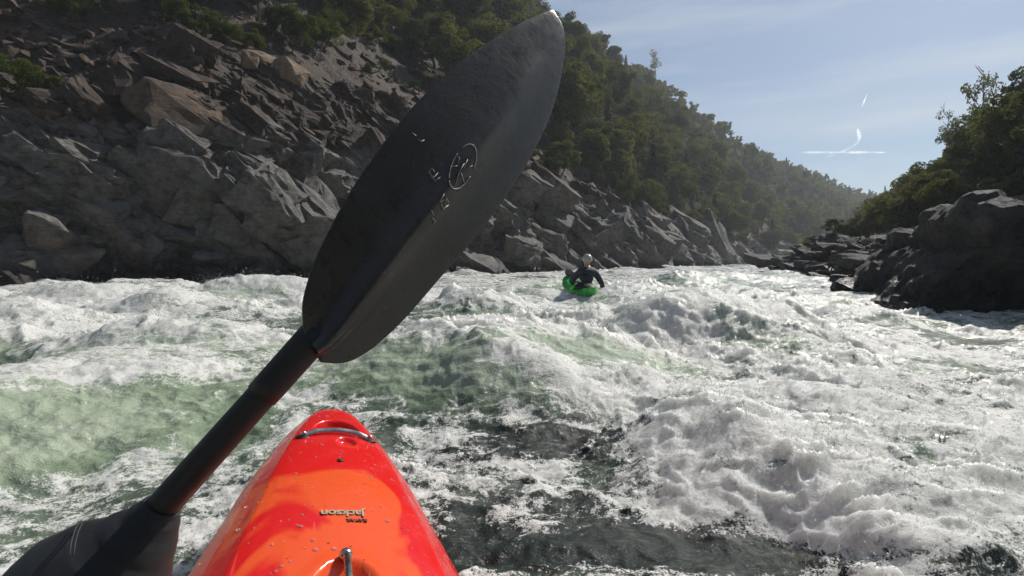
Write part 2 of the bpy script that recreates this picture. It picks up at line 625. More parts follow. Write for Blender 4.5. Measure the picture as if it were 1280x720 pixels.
def blocks(base, Pg, n, seed, frame, dims, smin, smax, power, sink, mat, vmax, jitter=0.20, depth_ref=24.0):
    """Jointed bedrock: angular blocks of every size standing out of the sheet, all cut along the same joint directions."""
    r = np.random.default_rng(seed)
    Pg = Pg[:int(Pg.shape[0] * vmax)]
    a, b, c = Pg[:-1, :-1], Pg[:-1, 1:], Pg[1:, :-1]
    ar = np.linalg.norm(np.cross(b - a, c - a), axis=-1) / np.clip(a[..., 1], 8, None) ** 1.55
    idx = r.choice(ar.size, n, p=(ar / ar.sum()).ravel())
    i, j = np.unravel_index(idx, ar.shape)
    cen = a[i, j]
    nrm = normals_of(Pg[::4, ::4])[np.minimum(i // 4, (Pg.shape[0] - 1) // 4), np.minimum(j // 4, (Pg.shape[1] - 1) // 4)]
    nrm = nrm * np.sign((nrm * np.array((0.35, -0.6, 0.7))).sum(1, keepdims=True))
    s = smin * (1 - r.random(n) * (1 - (smin / smax) ** power)) ** (-1 / power)
    s = s * np.clip(cen[:, 1] / depth_ref, 0.6, 3.2) ** 0.75
    s = s * (1 - 0.68 * np.clip((i / Pg.shape[0] - 0.42) * 3.5, 0, 1))
    A = np.array(frame[0], float); A /= np.linalg.norm(A)
    Cc = np.array(frame[1], float); Cc -= A * (A @ Cc); Cc /= np.linalg.norm(Cc)
    Fm = np.stack([A, np.cross(Cc, A), Cc], 1)
    Vs, Fs, off = [], [], 0
    for k in range(n):
        V, F = (BIG if s[k] > 0.9 else SMALL)[r.integers(18)]
        e = r.normal(0, jitter, 3)
        R = Fm @ np.array(Matrix.Rotation(e[2], 3, 'Z') @ Matrix.Rotation(e[1], 3, 'Y') @ Matrix.Rotation(e[0], 3, 'X'))
        d = 0.5 * s[k] * np.array(dims) * r.uniform(0.7, 1.3, 3)
        h = np.abs(nrm[k] @ R) @ d
        q = (V * d) @ R.T + cen[k] - nrm[k] * h * r.uniform(*sink)
        Vs.append(q); Fs.append(F + off); off += len(V)
    # the blocks belong to the bedrock sheet: one body
    m = base.data
    v0 = np.empty(len(m.vertices) * 3, np.float32); m.vertices.foreach_get('co', v0)
    f0 = np.empty(len(m.loops), np.int32); m.loops.foreach_get('vertex_index', f0)
    if len(f0) == 4 * len(m.polygons):
        f0 = f0.reshape(-1, 4)
        t0 = np.concatenate([f0[:, [0, 1, 2]], f0[:, [0, 2, 3]]])
    else:
        t0 = f0.reshape(-1, 3)
    nb = len(v0) // 3
    base.data = np_mesh(m.name, np.concatenate([v0.reshape(-1, 3)] + Vs), np.concatenate([t0] + [f + nb for f in Fs]), mat, False)


us = np.concatenate([np.linspace(0.2, 1.9, 140, endpoint=False), np.linspace(1.9, 11.5, 900, endpoint=False), np.linspace(11.5, 14, 40)])
vs = np.concatenate([np.linspace(-0.02, 1.0, 300, endpoint=False), np.linspace(1.0, 2.0, 110)])
left_cliff, LC = rock_sheet(
    'cliff', LEFT, us, vs, 0.34,
    [(5.2, 0.8, 1.7, 0.3), (2.2, 0.30, 0.8, 0.15), (0.9, 0.10, 0.35, 0.06), (0.36, 0.03, 0.12, 0.02)],
    M['rock'], 3, sign=-1, aniso=(0.55, 0.9, 1.25), rotv=(0.15, rad(-38), rad(20)),
    fadefar=lambda p: np.clip(0.75 + 0.004 * p[:, 1], 0.75, 1.3))

us_r = np.concatenate([np.linspace(0, 2, 90, endpoint=False), np.linspace(2, 6.4, 420, endpoint=False), np.linspace(6.4, 8, 60)])
vs_r = np.concatenate([np.linspace(-0.02, 1.0, 220, endpoint=False), np.linspace(1.0, 2.0, 40)])
right_bank, RC = rock_sheet(
    'bank', RIGHT, us_r, vs_r, 0.12,
    [(2.2, 0.30, 0.60, 0.1), (0.8, 0.14, 0.34, 0.05), (0.3, 0.05, 0.14, 0.02)],
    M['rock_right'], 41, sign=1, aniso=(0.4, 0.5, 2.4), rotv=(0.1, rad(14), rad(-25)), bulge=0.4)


blocks(left_cliff, LC, 4300, 5, ((0.80, 0.22, -0.56), (0.46, -0.30, 0.80)), (1.7, 1.1, 0.85), 0.30, 3.0, 1.3, (0.0, 0.6), M['rock'], 1.0)
blocks(left_cliff, LC, 900, 15, ((0.80, 0.22, -0.56), (0.46, -0.30, 0.80)), (1.5, 1.1, 0.9), 0.55, 2.6, 0.9, (-0.1, 0.35), M['rock'], 0.55)
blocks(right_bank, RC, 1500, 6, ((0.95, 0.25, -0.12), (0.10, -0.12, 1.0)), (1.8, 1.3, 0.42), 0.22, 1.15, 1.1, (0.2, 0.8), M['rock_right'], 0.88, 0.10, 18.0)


def hillside(name, ST, nu, nv, seed, sign, u0=0, u1=None, t0=0.0, t1=1.25, sinkcol=lambda u: 0 * u):
    u = np.linspace(u0, (u1 if u1 is not None else len(ST) - 1), nu); t = np.linspace(t0, t1, nv)[:, None, None]
    T = spline([s[1] for s in ST], u); R = spline([s[2] for s in ST], u)
    out = R - T
    Pg = T[None] + out[None] * t
    # rounded ridge: past the ridge the ground falls away behind
    over = np.clip(t - 1, 0, None)
    Pg[..., 2:] -= (over ** 1.0) * 1.6 * out[None, :, 2:]
    Pg[..., 2:] += 0.06 * np.abs(out[None, :, 2:]) * np.sin(math.pi * np.clip(t, 0, 1))
    p = Pg.reshape(-1, 3)
    sz = np.clip(t * (1.15 - t), 0, 1) * np.linalg.norm(out, axis=1)[None, :, None]
    nz = (noise3(p / 32, seed) + 0.5 * noise3(p / 13, seed + 1)).reshape(Pg.shape[:2] + (1,))
    Pg[..., 2:] += nz * sz * 0.10 - 0.5
    Pg[..., 2:] -= 2.5 * sinkcol(u)[None, :, None] * np.clip((0.36 - t) * 10, 0, 1)
    F = grid_faces(nv, nu)
    if sign < 0: F = F[:, ::-1]
    o = obj(name, np_mesh(name, Pg.reshape(-1, 3), F, M['soil']))
    tag(o, kind='structure')
    return Pg


HL = hillside('hill', LEFT, 220, 90, 71, -1, sinkcol=lambda u: np.clip(5.6 - u, 0, 1))
HR = hillside('hill', RIGHT, 140, 60, 77, 1)

# the unseen canyon upstream, behind the boat, added to hold back sky light
ua = np.radians(np.linspace(100, 262, 70)); ut = np.linspace(0, 1, 26)[:, None]
ur = 20 + 75 * ut + 6 * noise2(ua[None] * 4, ut * 3, 8)
uz = -2 + 62 * ut ** 0.85 * (0.75 + 0.35 * noise2(ua[None] * 3, ut * 2, 9)) * np.ones_like(ur)
up_ = np.stack([ur * np.sin(ua)[None], ur * np.cos(ua)[None], uz], -1)
o = obj('hill', np_mesh('hill', up_.reshape(-1, 3), grid_faces(26, 70), M['soil']))
tag(o, kind='structure')

# valley floor and country beyond, one sheet out to the horizon
gs = np.concatenate([-np.geomspace(6000, 30, 24), np.linspace(-20, 20, 5), np.geomspace(30, 6000, 24)])
gx, gy = np.meshgrid(gs, gs)
gz = -9 + 1.5 * noise2(gx / 300, gy / 300, 5)
o = obj('ground', np_mesh('ground', np.stack([gx, gy, gz], -1).reshape(-1, 3), grid_faces(len(gs), len(gs)), M['soil']))
tag(o, kind='structure')

# ------------------------------------------------------------------ the river
rng = np.random.default_rng(8)
az = np.concatenate([np.linspace(-180, -88, 40, endpoint=False), np.linspace(-88, -50, 100, endpoint=False), np.linspace(-50, 50, 1050, endpoint=False), np.linspace(50, 88, 100, endpoint=False), np.linspace(88, 180, 40)])
rr = np.concatenate([np.geomspace(0.35, 1.3, 60, endpoint=False), np.geomspace(1.3, 70, 960, endpoint=False), np.geomspace(70, 320, 110)])
AZ, RR = np.meshgrid(np.radians(az), rr)
X = (RR * np.sin(AZ)).ravel(); Y = (RR * np.cos(AZ)).ravel()
D = np.hypot(X, Y)

Z = wz(Y).astype(np.float64)
wpx = 0.35 * noise2(X / 1.6, Y / 1.6, 91); wpy = 0.35 * noise2(X / 1.6, Y / 1.6, 92)
foam = 0.55 + 0.34 * fbm2((X + wpx) / 2.1, (Y + wpy) / 1.5, 4, 21) + 0.10 * noise2(X / 7, Y / 7, 4)
aer = 0.58 + 0.30 * fbm2(X / 1.7, Y / 1.7, 3, 33)
foam += 0.10 * np.clip((D - 8) / 25, 0, 1)


def wave(cx, cy, ang, ln, w_near, w_far, amp, fcrest=0.5, fface=0.0, aface=0.0, curl=0.0):
    """A standing wave: crest line at angle ang; the near side faces the viewer. Adds height, crest foam and a clear face."""
    global Z, foam, aer
    ca, sa = math.cos(ang), math.sin(ang)
    R = 3.2 * max(ln, w_near, w_far)
    m = (np.abs(X - cx) < R) & (np.abs(Y - cy) < R)
    x, y = X[m] - cx, Y[m] - cy
    x = x + 0.25 * ln * noise2(X[m] / (0.8 * ln), Y[m] / (0.8 * ln), 51)
    a = x * ca + y * sa
    t = -x * sa + y * ca + curl * a * a
    e = np.exp(-(a / ln) ** 2)
    pr = np.where(t < 0, np.exp(-np.abs(t / w_near) ** 1.7), np.exp(-np.abs(t / w_far) ** 1.7))
    Z[m] += amp * e * pr
    cr = np.exp(-((t - 0.12 * w_far) / (0.75 * w_far)) ** 2)
    fc = np.exp(-((t + 0.75 * w_near) / (0.55 * w_near)) ** 2)
    foam[m] += e * (fcrest * cr + fface * fc)
    aer[m] += e * aface * fc


def at(px, py):
    x, y = G(px, py)
    return x, y


# the hole ahead: smooth grey-green face with a breaking crest, and its neighbours
x, y = at(548, 468); wave(x, y, rad(-16), 1.05, 0.85, 0.45, 0.40, 0.7, -0.55, 0.65, 0.12)
x, y = at(700, 468); wave(x, y, rad(12), 0.75, 0.55, 0.4, 0.26, 0.6, -0.6, 0.5)
x, y = at(640, 505); wave(x, y, rad(-35), 0.55, 0.3, 0.3, 0.20, 0.8, -0.3, 0.3)
# the long breaking curl right of the bow
for px, py, an, ln, am in ((752, 470, -62, 0.55, 0.20), (800, 515, -60, 0.5, 0.22), (850, 555, -46, 0.42, 0.25), (905, 590, -40, 0.38, 0.26),
                           (965, 622, -36, 0.36, 0.26), (1040, 655, -30, 0.4, 0.25), (1140, 690, -24, 0.45, 0.24), (1260, 715, -18, 0.5, 0.24)):
    x, y = at(px, py); wave(x, y, rad(an), ln, 0.22, 0.45, am * 0.22, 0.55, -0.30, -0.05)
# left: piles of foam by the bank, the green tongue near the frame edge
for px, py, an, ln, wn_, wf, am, fc, ff, af in (
        (110, 392, 8, 1.3, 0.8, 0.8, 0.50, 0.7, 0.15, 0.2), (40, 420, -20, 0.9, 0.6, 0.6, 0.30, 0.5, 0.0, 0.2), (230, 402, 5, 1.1, 0.6, 0.7, 0.26, 0.6, 0.2, 0.2),
        (30, 520, 25, 1.0, 0.9, 0.6, 0.24, 0.25, -0.30, 0.6), (240, 450, -5, 0.9, 0.6, 0.5, 0.22, 0.35, -0.22, 0.45), (130, 480, 10, 0.8, 0.5, 0.5, 0.14, 0.35, -0.05, 0.3),
        (330, 375, 0, 1.6, 0.7, 0.9, 0.34, 0.7, 0.3, 0.0), (500, 372, 4, 1.5, 0.7, 0.8, 0.28, 0.6, 0.2, 0.0), (590, 395, -6, 0.9, 0.5, 0.5, 0.20, 0.6, 0.0, 0.1),
        (660, 415, 0, 0.9, 0.5, 0.5, 0.20, 0.6, 0.0, 0.2), (780, 372, 6, 1.6, 0.9, 0.8, 0.34, 0.6, 0.0, 0.4), (860, 358, 0, 1.3, 0.9, 0.8, 0.45, 0.2, -0.3, 0.5),
        (830, 420, -20, 1.2, 0.6, 0.7, 0.26, 0.7, 0.2, 0.0), (900, 455, -24, 1.1, 0.5, 0.6, 0.24, 0.7, 0.1, 0.1), (1000, 392, -10, 1.3, 0.7, 0.6, 0.22, 0.2, -0.5, 0.4),
        (1080, 500, -24, 1.0, 0.5, 0.5, 0.18, 0.5, 0.0, 0.2), (1180, 590, -20, 0.8, 0.4, 0.5, 0.16, 0.5, -0.3, 0.4), (1000, 540, -30, 0.7, 0.3, 0.4, 0.16, 0.6, 0.0, 0.0),
        (700, 385, 10, 1.1, 0.6, 0.6, 0.20, 0.6, 0.0, 0.0)):
    x, y = at(px, py); wave(x, y, rad(an), ln, wn_, wf, am, fc, ff, af)
# slack in front of the paddler ahead, foam heaping on both sides of that kayak
x, y = at(728, 385); wave(x, y, 0, 0.8, 1.0, 0.8, -0.22, 0.0)
wave(2.55, 11.3, rad(10), 0.7, 0.5, 0.6, 0.22, 0.5)
wave(0.65, 11.4, rad(-10), 0.6, 0.5, 0.6, 0.24, 0.5)
x, y = at(1262, 402); wave(x, y, 0, 2.2, 1.6, 2.0, -0.24, 0.0)
# the rest of the rapid
for k in range(420):
    d = 4.5 + 95 * rng.random() ** 1.7
    cx = (rng.random() * 2.2 - 1.1) * d
    s = 0.6 + 0.6 * rng.random() + 0.012 * d
    if 5 < d < 13 and abs(cx - 0.138 * d) < 1.3: continue
    if d < 12 and cx > 0.8 * d: continue
    if d < 8: s *= 0.6
    wave(cx, d, rad(rng.normal(-6, 20)), s * (0.7 + 0.9 * rng.random()), 0.55 * s, 0.5 * s, s * rng.uniform(0.05, 0.20), rng.uniform(0.1, 0.6), rng.uniform(-0.4, 0.2), rng.uniform(0, 0.4))

# calmer dark lanes (photo pixels of their centres on the water, half-widths in metres)
for px, py, rx, ry, an, st in ((640, 560, 0.55, 0.20, -5, 0.75), (760, 560, 0.45, 0.22, -10, 0.7), (640, 655, 0.42, 0.20, 0, 0.75), (800, 668, 0.42, 0.22, -25, 0.85), (880, 700, 0.4, 0.2, -25, 0.95),
                               (740, 700, 0.35, 0.15, 0, 0.8), (560, 650, 0.2, 0.2, 0, 0.6), (930, 655, 0.16, 0.12, -40, 0.8), (980, 690, 0.25, 0.10, -35, 0.9), (600, 700, 0.25, 0.1, 0, 0.55),
                               (1230, 560, 0.7, 0.35, -20, 0.45), (1240, 430, 1.1, 1.6, -20, 0.42), (1110, 400, 1.6, 1.2, -10, 0.3), (960, 385, 1.6, 0.6, -10, 0.35), (1150, 620, 0.4, 0.2, -20, 0.4),
                               (30, 345, 3.0, 0.9, 0, 0.7), (190, 362, 2.2, 0.7, 0, 0.6), (380, 352, 3.0, 0.8, 0, 0.5), (1270, 480, 1.0, 1.0, 0, 0.3)):
    x, y = at(px, py)
    ca, sa = math.cos(rad(an)), math.sin(rad(an))
    u_ = ((X - x) * ca + (Y - y) * sa) / rx; v_ = (-(X - x) * sa + (Y - y) * ca) / ry
    e = np.exp(-(u_ ** 2 + v_ ** 2)) * np.clip(0.75 + 0.75 * noise2(X / 0.45 + wpx, Y / 0.28, 301), 0.1, 1.5)
    foam -= 0.38 * st * e
    aer -= 0.75 * st * e

# the bow cuts up foam along both sides of the kayak
ka = math.atan2(-235, 640)
kx, ky = X * math.cos(ka) - Y * math.sin(ka), X * math.sin(ka) + Y * math.cos(ka)
foam += 0.30 * np.exp(-((np.abs(kx) - 0.30) / 0.16) ** 2) * (ky < 2.3) * (ky > 0.3)

# streaks along the current
fl = rad(12)
sx_, sy_ = X * math.cos(fl) - Y * math.sin(fl), X * math.sin(fl) + Y * math.cos(fl)
foam += 0.10 * noise2((sx_ + wpx) / 0.35, sy_ / 1.6, 61) * np.clip(1.4 - foam, 0.2, 1)

foam = np.where(foam > 0.55, 0.55 + 0.22 * np.tanh((foam - 0.55) / 0.40), foam)

# chop and foam lumps
fm = np.clip(foam, 0, 1.3)
near = np.clip(1 - D / 40, 0, 1)
Z += 0.040 * fbm2(X / 1.1, Y / 0.9, 3, 71)
Z += 0.055 * np.clip(D / 12, 0.0, 1.6) * fbm2(X / 2.6, Y / 1.7, 4, 72)


def turb(s, seed, ridge=0.5):
    """Churned water: part smooth noise, part ridges, strongly warped."""
    w1 = noise2(X / (1.7 * s) + 9.1, Y / (1.7 * s), seed + 40); w2 = noise2(X / (1.7 * s), Y / (1.7 * s) + 5.7, seed + 41)
    n = noise2(X / s + 0.55 * w1, Y / (0.85 * s) + 0.55 * w2, seed)
    return (1 - ridge) * n + ridge * (0.55 - 1.6 * np.abs(n)) * np.clip(0.7 + 0.7 * w1, 0.25, 1)


lump = 0.050 * turb(0.62, 81) + 0.036 * turb(0.30, 82) + 0.026 * turb(0.15, 83, 0.3) * near ** 0.5 + 0.016 * turb(0.075, 84, 0.3) * near + 0.009 * turb(0.037, 85, 0.3) * np.clip(1 - D / 9, 0, 1) + 0.005 * turb(0.018, 86, 0.5) * np.clip(1 - D / 5, 0, 1)
lump += 0.16 * np.clip(noise2(X / 0.30, Y / 0.30, 87) - 0.45, 0, 1) * np.clip(fm - 0.6, 0, 0.6)
lf = np.clip((fm - 0.20) / 0.6, 0, 1)


def spikes(s, seed):
    # thrown-up peaks along broken crest lines
    w1 = noise2(X / (1.3 * s) + 3.3, Y / (1.3 * s), seed + 40); w2 = noise2(X / (1.3 * s), Y / (1.3 * s) + 8.2, seed + 41)
    n = noise2(X / (1.25 * s) + 0.45 * w1, Y / (0.8 * s) + 0.45 * w2, seed)
    return np.clip(1 - 2.6 * np.abs(n), 0, 1) ** 2 * np.clip(0.35 + 1.5 * w2, 0, 1.3)


ZM = Z.copy()
Z += lump * (0.18 + 0.8 * lf)
zone = np.clip(0.55 + 0.8 * noise2(X / 2.2, Y / 1.6, 201), 0.1, 1.2)
sp = 0.075 * spikes(0.8, 211) * np.clip(D / 5, 0.35, 1.3) + 0.070 * spikes(0.45, 212) + 0.050 * spikes(0.24, 213) * near ** 0.5 + 0.030 * spikes(0.12, 214) * near
sp = 1.25 * sp * zone * (0.10 + 0.9 * lf)
Z += sp
foam += 1.5 * sp
Z += 0.020 * (fbm2(X / 0.16, Y / 0.11, 3, 88) - 0.8 * np.abs(noise2(X / 0.22, Y / 0.13, 89))) * (1 - 0.7 * lf) * np.clip(1 - D / 20, 0.1, 1)
foam += 0.7 * lump * lf

# sink the sheet a little under the kayak so that its hull rides on top
# pinch crests forward for breaking lumps
Pw = np.stack([X, Y, Z], -1).reshape(len(rr), len(az), 3)
mac = blur(ZM, (len(rr), len(az)), 3).reshape(len(rr), len(az))
gr_, ga_ = np.gradient(mac)
dr_ = np.gradient(rr)[:, None]; da_ = (np.gradient(np.radians(az))[None] * rr[:, None])
gr_ = np.clip(gr_ / dr_, -0.9, 0.9); ga_ = np.clip(ga_ / da_, -0.9, 0.9)
sa_, ca_ = np.sin(np.radians(az))[None], np.cos(np.radians(az))[None]
Pw[..., 0] -= 0.10 * (gr_ * sa_ + ga_ * ca_)
Pw[..., 1] -= 0.10 * (gr_ * ca_ - ga_ * sa_)
WATER = Pw


def water_mat():
    m, nt, b = new_mat('whitewater')
    p = pos(nt)
    fo = N(nt, 'ShaderNodeAttribute', attribute_name='foam').outputs['Fac']
    ae = N(nt, 'ShaderNodeAttribute', attribute_name='aerated').outputs['Fac']
    mpw = N(nt, 'ShaderNodeMapping'); mpw.inputs['Rotation'].default_value = (0, 0, rad(-18)); mpw.inputs['Scale'].default_value = (0.75, 1.25, 1.0); L(nt, p, mpw.inputs['Vector'])
    n1 = tex_noise(nt, mpw.outputs[0], 4.2, 9, 0.70, 1.1)
    n0 = tex_noise(nt, mpw.outputs[0], 1.5, 4, 0.6, 1.4)
    n2 = tex_noise(nt, p, 34, 4, 0.7, 0.3)
    n3 = tex_noise(nt, p, 150, 2, 0.6)
    f = mth(nt, 'ADD', fo, mth(nt, 'MULTIPLY', mth(nt, 'SUBTRACT', n1, 0.5), 1.9))
    f = mth(nt, 'ADD', f, mth(nt, 'MULTIPLY', mth(nt, 'SUBTRACT', n0, 0.5), 1.3))
    f = mth(nt, 'ADD', f, mth(nt, 'MULTIPLY', mth(nt, 'SUBTRACT', n2, 0.5), 1.0))
    f = mth(nt, 'ADD', f, mth(nt, 'MULTIPLY', mth(nt, 'SUBTRACT', n3, 0.5), 0.7))
    thick = ramp(nt, f, [(0.42, 0.0), (0.53, 0.62), (0.70, 1.0)])
    a = mth(nt, 'ADD', ae, mth(nt, 'MULTIPLY', mth(nt, 'SUBTRACT', n1, 0.5), 0.5))
    clear = ramp(nt, a, [(0.15, (0.022, 0.030, 0.026)), (0.50, (0.085, 0.112, 0.082)), (0.85, (0.22, 0.28, 0.19)), (1.0, (0.32, 0.375, 0.28))])
    white = ramp(nt, n2, [(0.25, (0.64, 0.645, 0.61)), (0.6, (0.88, 0.88, 0.85))])
    col = mixc(nt, thick, clear, white)
    L(nt, col, b.inputs['Base Color'])
    L(nt, mixc(nt, thick, (0.09, 0.09, 0.09), (0.32, 0.32, 0.32)), b.inputs['Roughness'])
    b.inputs['IOR'].default_value = 1.33
    L(nt, mth(nt, 'MULTIPLY', thick, 0.8), b.inputs['Subsurface Weight'])
    b.inputs['Subsurface Radius'].default_value = (1.0, 1.0, 0.9)
    b.inputs['Subsurface Scale'].default_value = 0.10
    h = mth(nt, 'ADD', mth(nt, 'MULTIPLY', n1, 0.5), mth(nt, 'MULTIPLY', n2, 0.22))
    h = mth(nt, 'ADD', h, mth(nt, 'MULTIPLY', n3, 0.06))
    bump(nt, b, h, 0.6, 0.07)
    tr = N(nt, 'ShaderNodeBsdfTranslucent'); L(nt, col, tr.inputs['Color'])
    mx = N(nt, 'ShaderNodeMixShader')
    L(nt, mth(nt, 'MULTIPLY', thick, 0.28), mx.inputs[0])
    L(nt, b.outputs[0], mx.inputs[1]); L(nt, tr.outputs[0], mx.inputs[2])
    L(nt, mx.outputs[0], nt.nodes['Material Output'].inputs['Surface'])
    return m


M['water'] = water_mat()
river = obj('river', np_mesh('river', Pw.reshape(-1, 3), grid_faces(len(rr), len(az)), M['water'],
                             attrs={'foam': foam, 'aerated': aer}))
tag(river, kind='structure')


def water_z(x, y):
    a = math.degrees(math.atan2(x, y)); r = math.hypot(x, y)
    j = int(np.clip(np.searchsorted(az, a), 0, len(az) - 1)); i = int(np.clip(np.searchsorted(rr, r), 0, len(rr) - 1))
    return float(WATER[i, j, 2])


# spray thrown off the breaking crests: drops and ragged blobs, past counting
def spray():
    pts = Pw.reshape(-1, 3)
    w = np.clip(foam - 0.58, 0, 0.7) * (D < 14) * (np.abs(X) < 1.15 * Y + 0.4) * (Y > 1.2) * (0.15 + 14 * sp)
    area = D ** 2 * (1 / np.clip(D, 1.5, None)) ** 1.7      # favour the near water
    w = w * area
    w = w / w.sum()
    n = 42000
    idx = rng.choice(len(pts), n, p=w)
    c = pts[idx].copy()
    d = D[idx]
    c[:, :2] += rng.normal(0, 0.022, (n, 2)) * np.clip(d, 1, 4)[:, None] ** 0.5
    c[:, 2] += rng.exponential(1.0, n) * np.where(rng.random(n) < 0.15, 0.075, 0.020) * (0.6 + 0.12 * np.clip(d, 0, 8))
    s = rng.lognormal(math.log(0.0013), 0.5, n) * (1 + 0.12 * np.clip(d, 0, 14))
    bm = bmesh.new(); bmesh.ops.create_icosphere(bm, subdivisions=1, radius=1)
    bm.verts.ensure_lookup_table()
    v0 = np.array([v.co for v in bm.verts]); f0 = np.array([[v.index for v in f.verts] for f in bm.faces]); bm.free()
    st = np.stack([rng.uniform(0.6, 1.5, n), rng.uniform(0.6, 1.5, n), rng.uniform(0.6, 1.8, n)], 1)
    V = (v0[None] * (s[:, None] * st)[:, None, :] + c[:, None, :]).reshape(-1, 3)
    F = (f0[None] + (np.arange(n) * len(v0))[:, None, None]).reshape(-1, 3)
    m, nt, b = new_mat('spray_water')
    tc = pos(nt)
    L(nt, ramp(nt, tex_noise(nt, tc, 3, 2), [(0.3, (0.75, 0.76, 0.74)), (0.7, (0.9, 0.9, 0.88))]), b.inputs['Base Color'])
    b.inputs['Roughness'].default_value = 0.10
    gl = N(nt, 'ShaderNodeBsdfGlass', i_IOR=1.33, i_Roughness=0.04)
    m2 = N(nt, 'ShaderNodeMixShader'); m2.inputs[0].default_value = 0.7
    L(nt, b.outputs[0], m2.inputs[1]); L(nt, gl.outputs[0], m2.inputs[2])
    tr = N(nt, 'ShaderNodeBsdfTransparent')
    mx = N(nt, 'ShaderNodeMixShader'); mx.inputs[0].default_value = 0.35
    L(nt, m2.outputs[0], mx.inputs[1]); L(nt, tr.outputs[0], mx.inputs[2]); L(nt, mx.outputs[0], nt.nodes['Material Output'].inputs['Surface'])
    o = obj('spray', np_mesh('spray', V, F, m))
    tag(o, kind='stuff')


spray()

# ------------------------------------------------------------------ trees, bushes
def leaf_quads(C, S, Nrm, rng, asp=1.5):
    """Quads at centres C with half-size S, facing about Nrm."""
    n = len(C)
    r = rng.normal(size=(n, 3))
    a = np.cross(Nrm, r); a /= np.linalg.norm(a, axis=1, keepdims=True) + 1e-9
    b = np.cross(Nrm, a); b /= np.linalg.norm(b, axis=1, keepdims=True) + 1e-9
    a = a * S[:, None] * asp; b = b * S[:, None]
    k = Nrm * (S * 0.35)[:, None]
    V = np.stack([C - a - k, C - b * 0.9 + k * 0.4, C + a - k, C + b * 0.9 + k * 0.4], 1).reshape(-1, 3)
    return V, np.arange(4 * n).reshape(-1, 4)


def crown_points(kind, seed, n, nclump):
    """Leaf centres, sizes, normals of a crown 1 unit tall standing on z = 0 with trunk foot at the origin."""
    r = np.random.default_rng(seed)
    if kind == 'fir':
        t = r.random(n) ** 0.72
        z = 0.12 + 0.88 * (1 - t)
        nb = 22
        tier = np.round(z * nb) / nb
        a = r.random(n) * 6.28
        arm = (0.62 + 0.38 * np.cos(a * 5 + tier * 57) * np.cos(a * 3 - tier * 31)) * (0.8 + 0.4 * _r(_h((tier * nb).astype(int), np.int64(seed))))
        rad_ = (1 - z) ** 0.85 * 0.24 * arm * np.sqrt(r.random(n)) + 0.008
        z = tier + r.normal(0, 0.008, n) - rad_ * 0.35
        C = np.stack([rad_ * np.cos(a), rad_ * np.sin(a), z], 1)
        S = r.uniform(0.010, 0.020, n)
        Nn = np.stack([np.cos(a) * 0.5, np.sin(a) * 0.5, np.full(n, 0.9)], 1) + r.normal(0, 0.35, (n, 3))
    else:
        wid, z0, hz = {'oak': (0.46, 0.30, 0.68), 'tall_oak': (0.30, 0.22, 0.76), 'bush': (0.62, 0.0, 0.95)}[kind]
        cl = []
        while len(cl) < nclump:
            v = r.normal(size=3); v /= np.linalg.norm(v)
            if kind == 'bush' and v[2] < -0.3: continue
            rr_ = r.uniform(0.45, 0.98)
            ir = 0.75 + 0.5 * math.sin(3 * math.atan2(v[1], v[0]) + seed) * 0.5
            cl.append((v[0] * rr_ * wid * ir, v[1] * rr_ * wid * ir, z0 + hz * (0.5 + 0.46 * v[2] * rr_), r.uniform(0.075, 0.135)))
        cl = np.array(cl)
        k = r.integers(0, nclump, n)
        v = r.normal(size=(n, 3)); v /= np.linalg.norm(v, axis=1, keepdims=True)
        v[:, 2] *= 0.72
        C = cl[k, :3] + v * (cl[k, 3] * (0.45 + 0.6 * r.random(n) ** 0.5))[:, None]
        C[:, 2] = np.maximum(C[:, 2], 0.01)
        S = r.uniform(0.011, 0.022, n)
        Nn = v + 0.7 * r.normal(size=(n, 3)) + (0, 0, 0.35)
    Nn /= np.linalg.norm(Nn, axis=1, keepdims=True)
    return C, S, Nn, r


def crown_mesh(kind, seed, n, nclump, mat, size=1.0):
    C, S, Nn, r = crown_points(kind, seed, n, nclump)
    V, F = leaf_quads(C, S * size, Nn, r)
    return np_mesh('crown', V, F, mat, smooth=False, attrs={'tint': np.full(len(V), r.random())})


def trunk_mesh(kind, seed, mat):
    r = random.Random(seed)
    bm = bmesh.new()
    if kind == 'fir':
        tube(bm, [(0, 0, -0.06), (0.004, 0, 0.4), (0, 0.004, 0.98)], [0.022, 0.015, 0.003], 7)
    else:
        top = {'oak': 0.62, 'tall_oak': 0.7, 'bush': 0.5, 'snag': 0.9}[kind]
        w = {'oak': 0.032, 'tall_oak': 0.022, 'bush': 0.018, 'snag': 0.018}[kind]
        p = [Vector((0, 0, -0.08))]
        for k in range(5):
            p.append(Vector((r.uniform(-.04, .04) * (k + 1) * 0.5, r.uniform(-.04, .04) * (k + 1) * 0.5, top * (k + 1) / 5)))
        tube(bm, p, [w, w * .9, w * .75, w * .6, w * .4, w * .18], 7)
        for k in range(9 if kind == 'snag' else 6):
            b0 = p[2 + k % 3].lerp(p[3 + k % 3], r.random())
            a = r.random() * 6.28
            ln = r.uniform(0.16, 0.34) * (1.3 if kind == 'bush' else 1) * (0.6 if kind == 'snag' else 1)
            d = Vector((math.cos(a), math.sin(a), r.uniform(0.5, 1.2))).normalized()
            m1 = b0 + d * ln * 0.5 + Vector((r.uniform(-.03, .03), r.uniform(-.03, .03), 0))
            e = m1 + (d + Vector((r.uniform(-.5, .5), r.uniform(-.5, .5), 0.1))).normalized() * ln * 0.5
            tube(bm, [b0, m1, e], [w * .42, w * .28, w * .08], 5)
            e2 = m1 + (d + Vector((r.uniform(-.9, .9), r.uniform(-.9, .9), 0.4))).normalized() * ln * 0.4
            tube(bm, [m1, e2], [w * .22, w * .06], 5)
    m = bpy.data.meshes.new('trunk'); bm.to_mesh(m); bm.free()
    for q in m.polygons: q.use_smooth = True
    m.materials.append(mat)
    return m


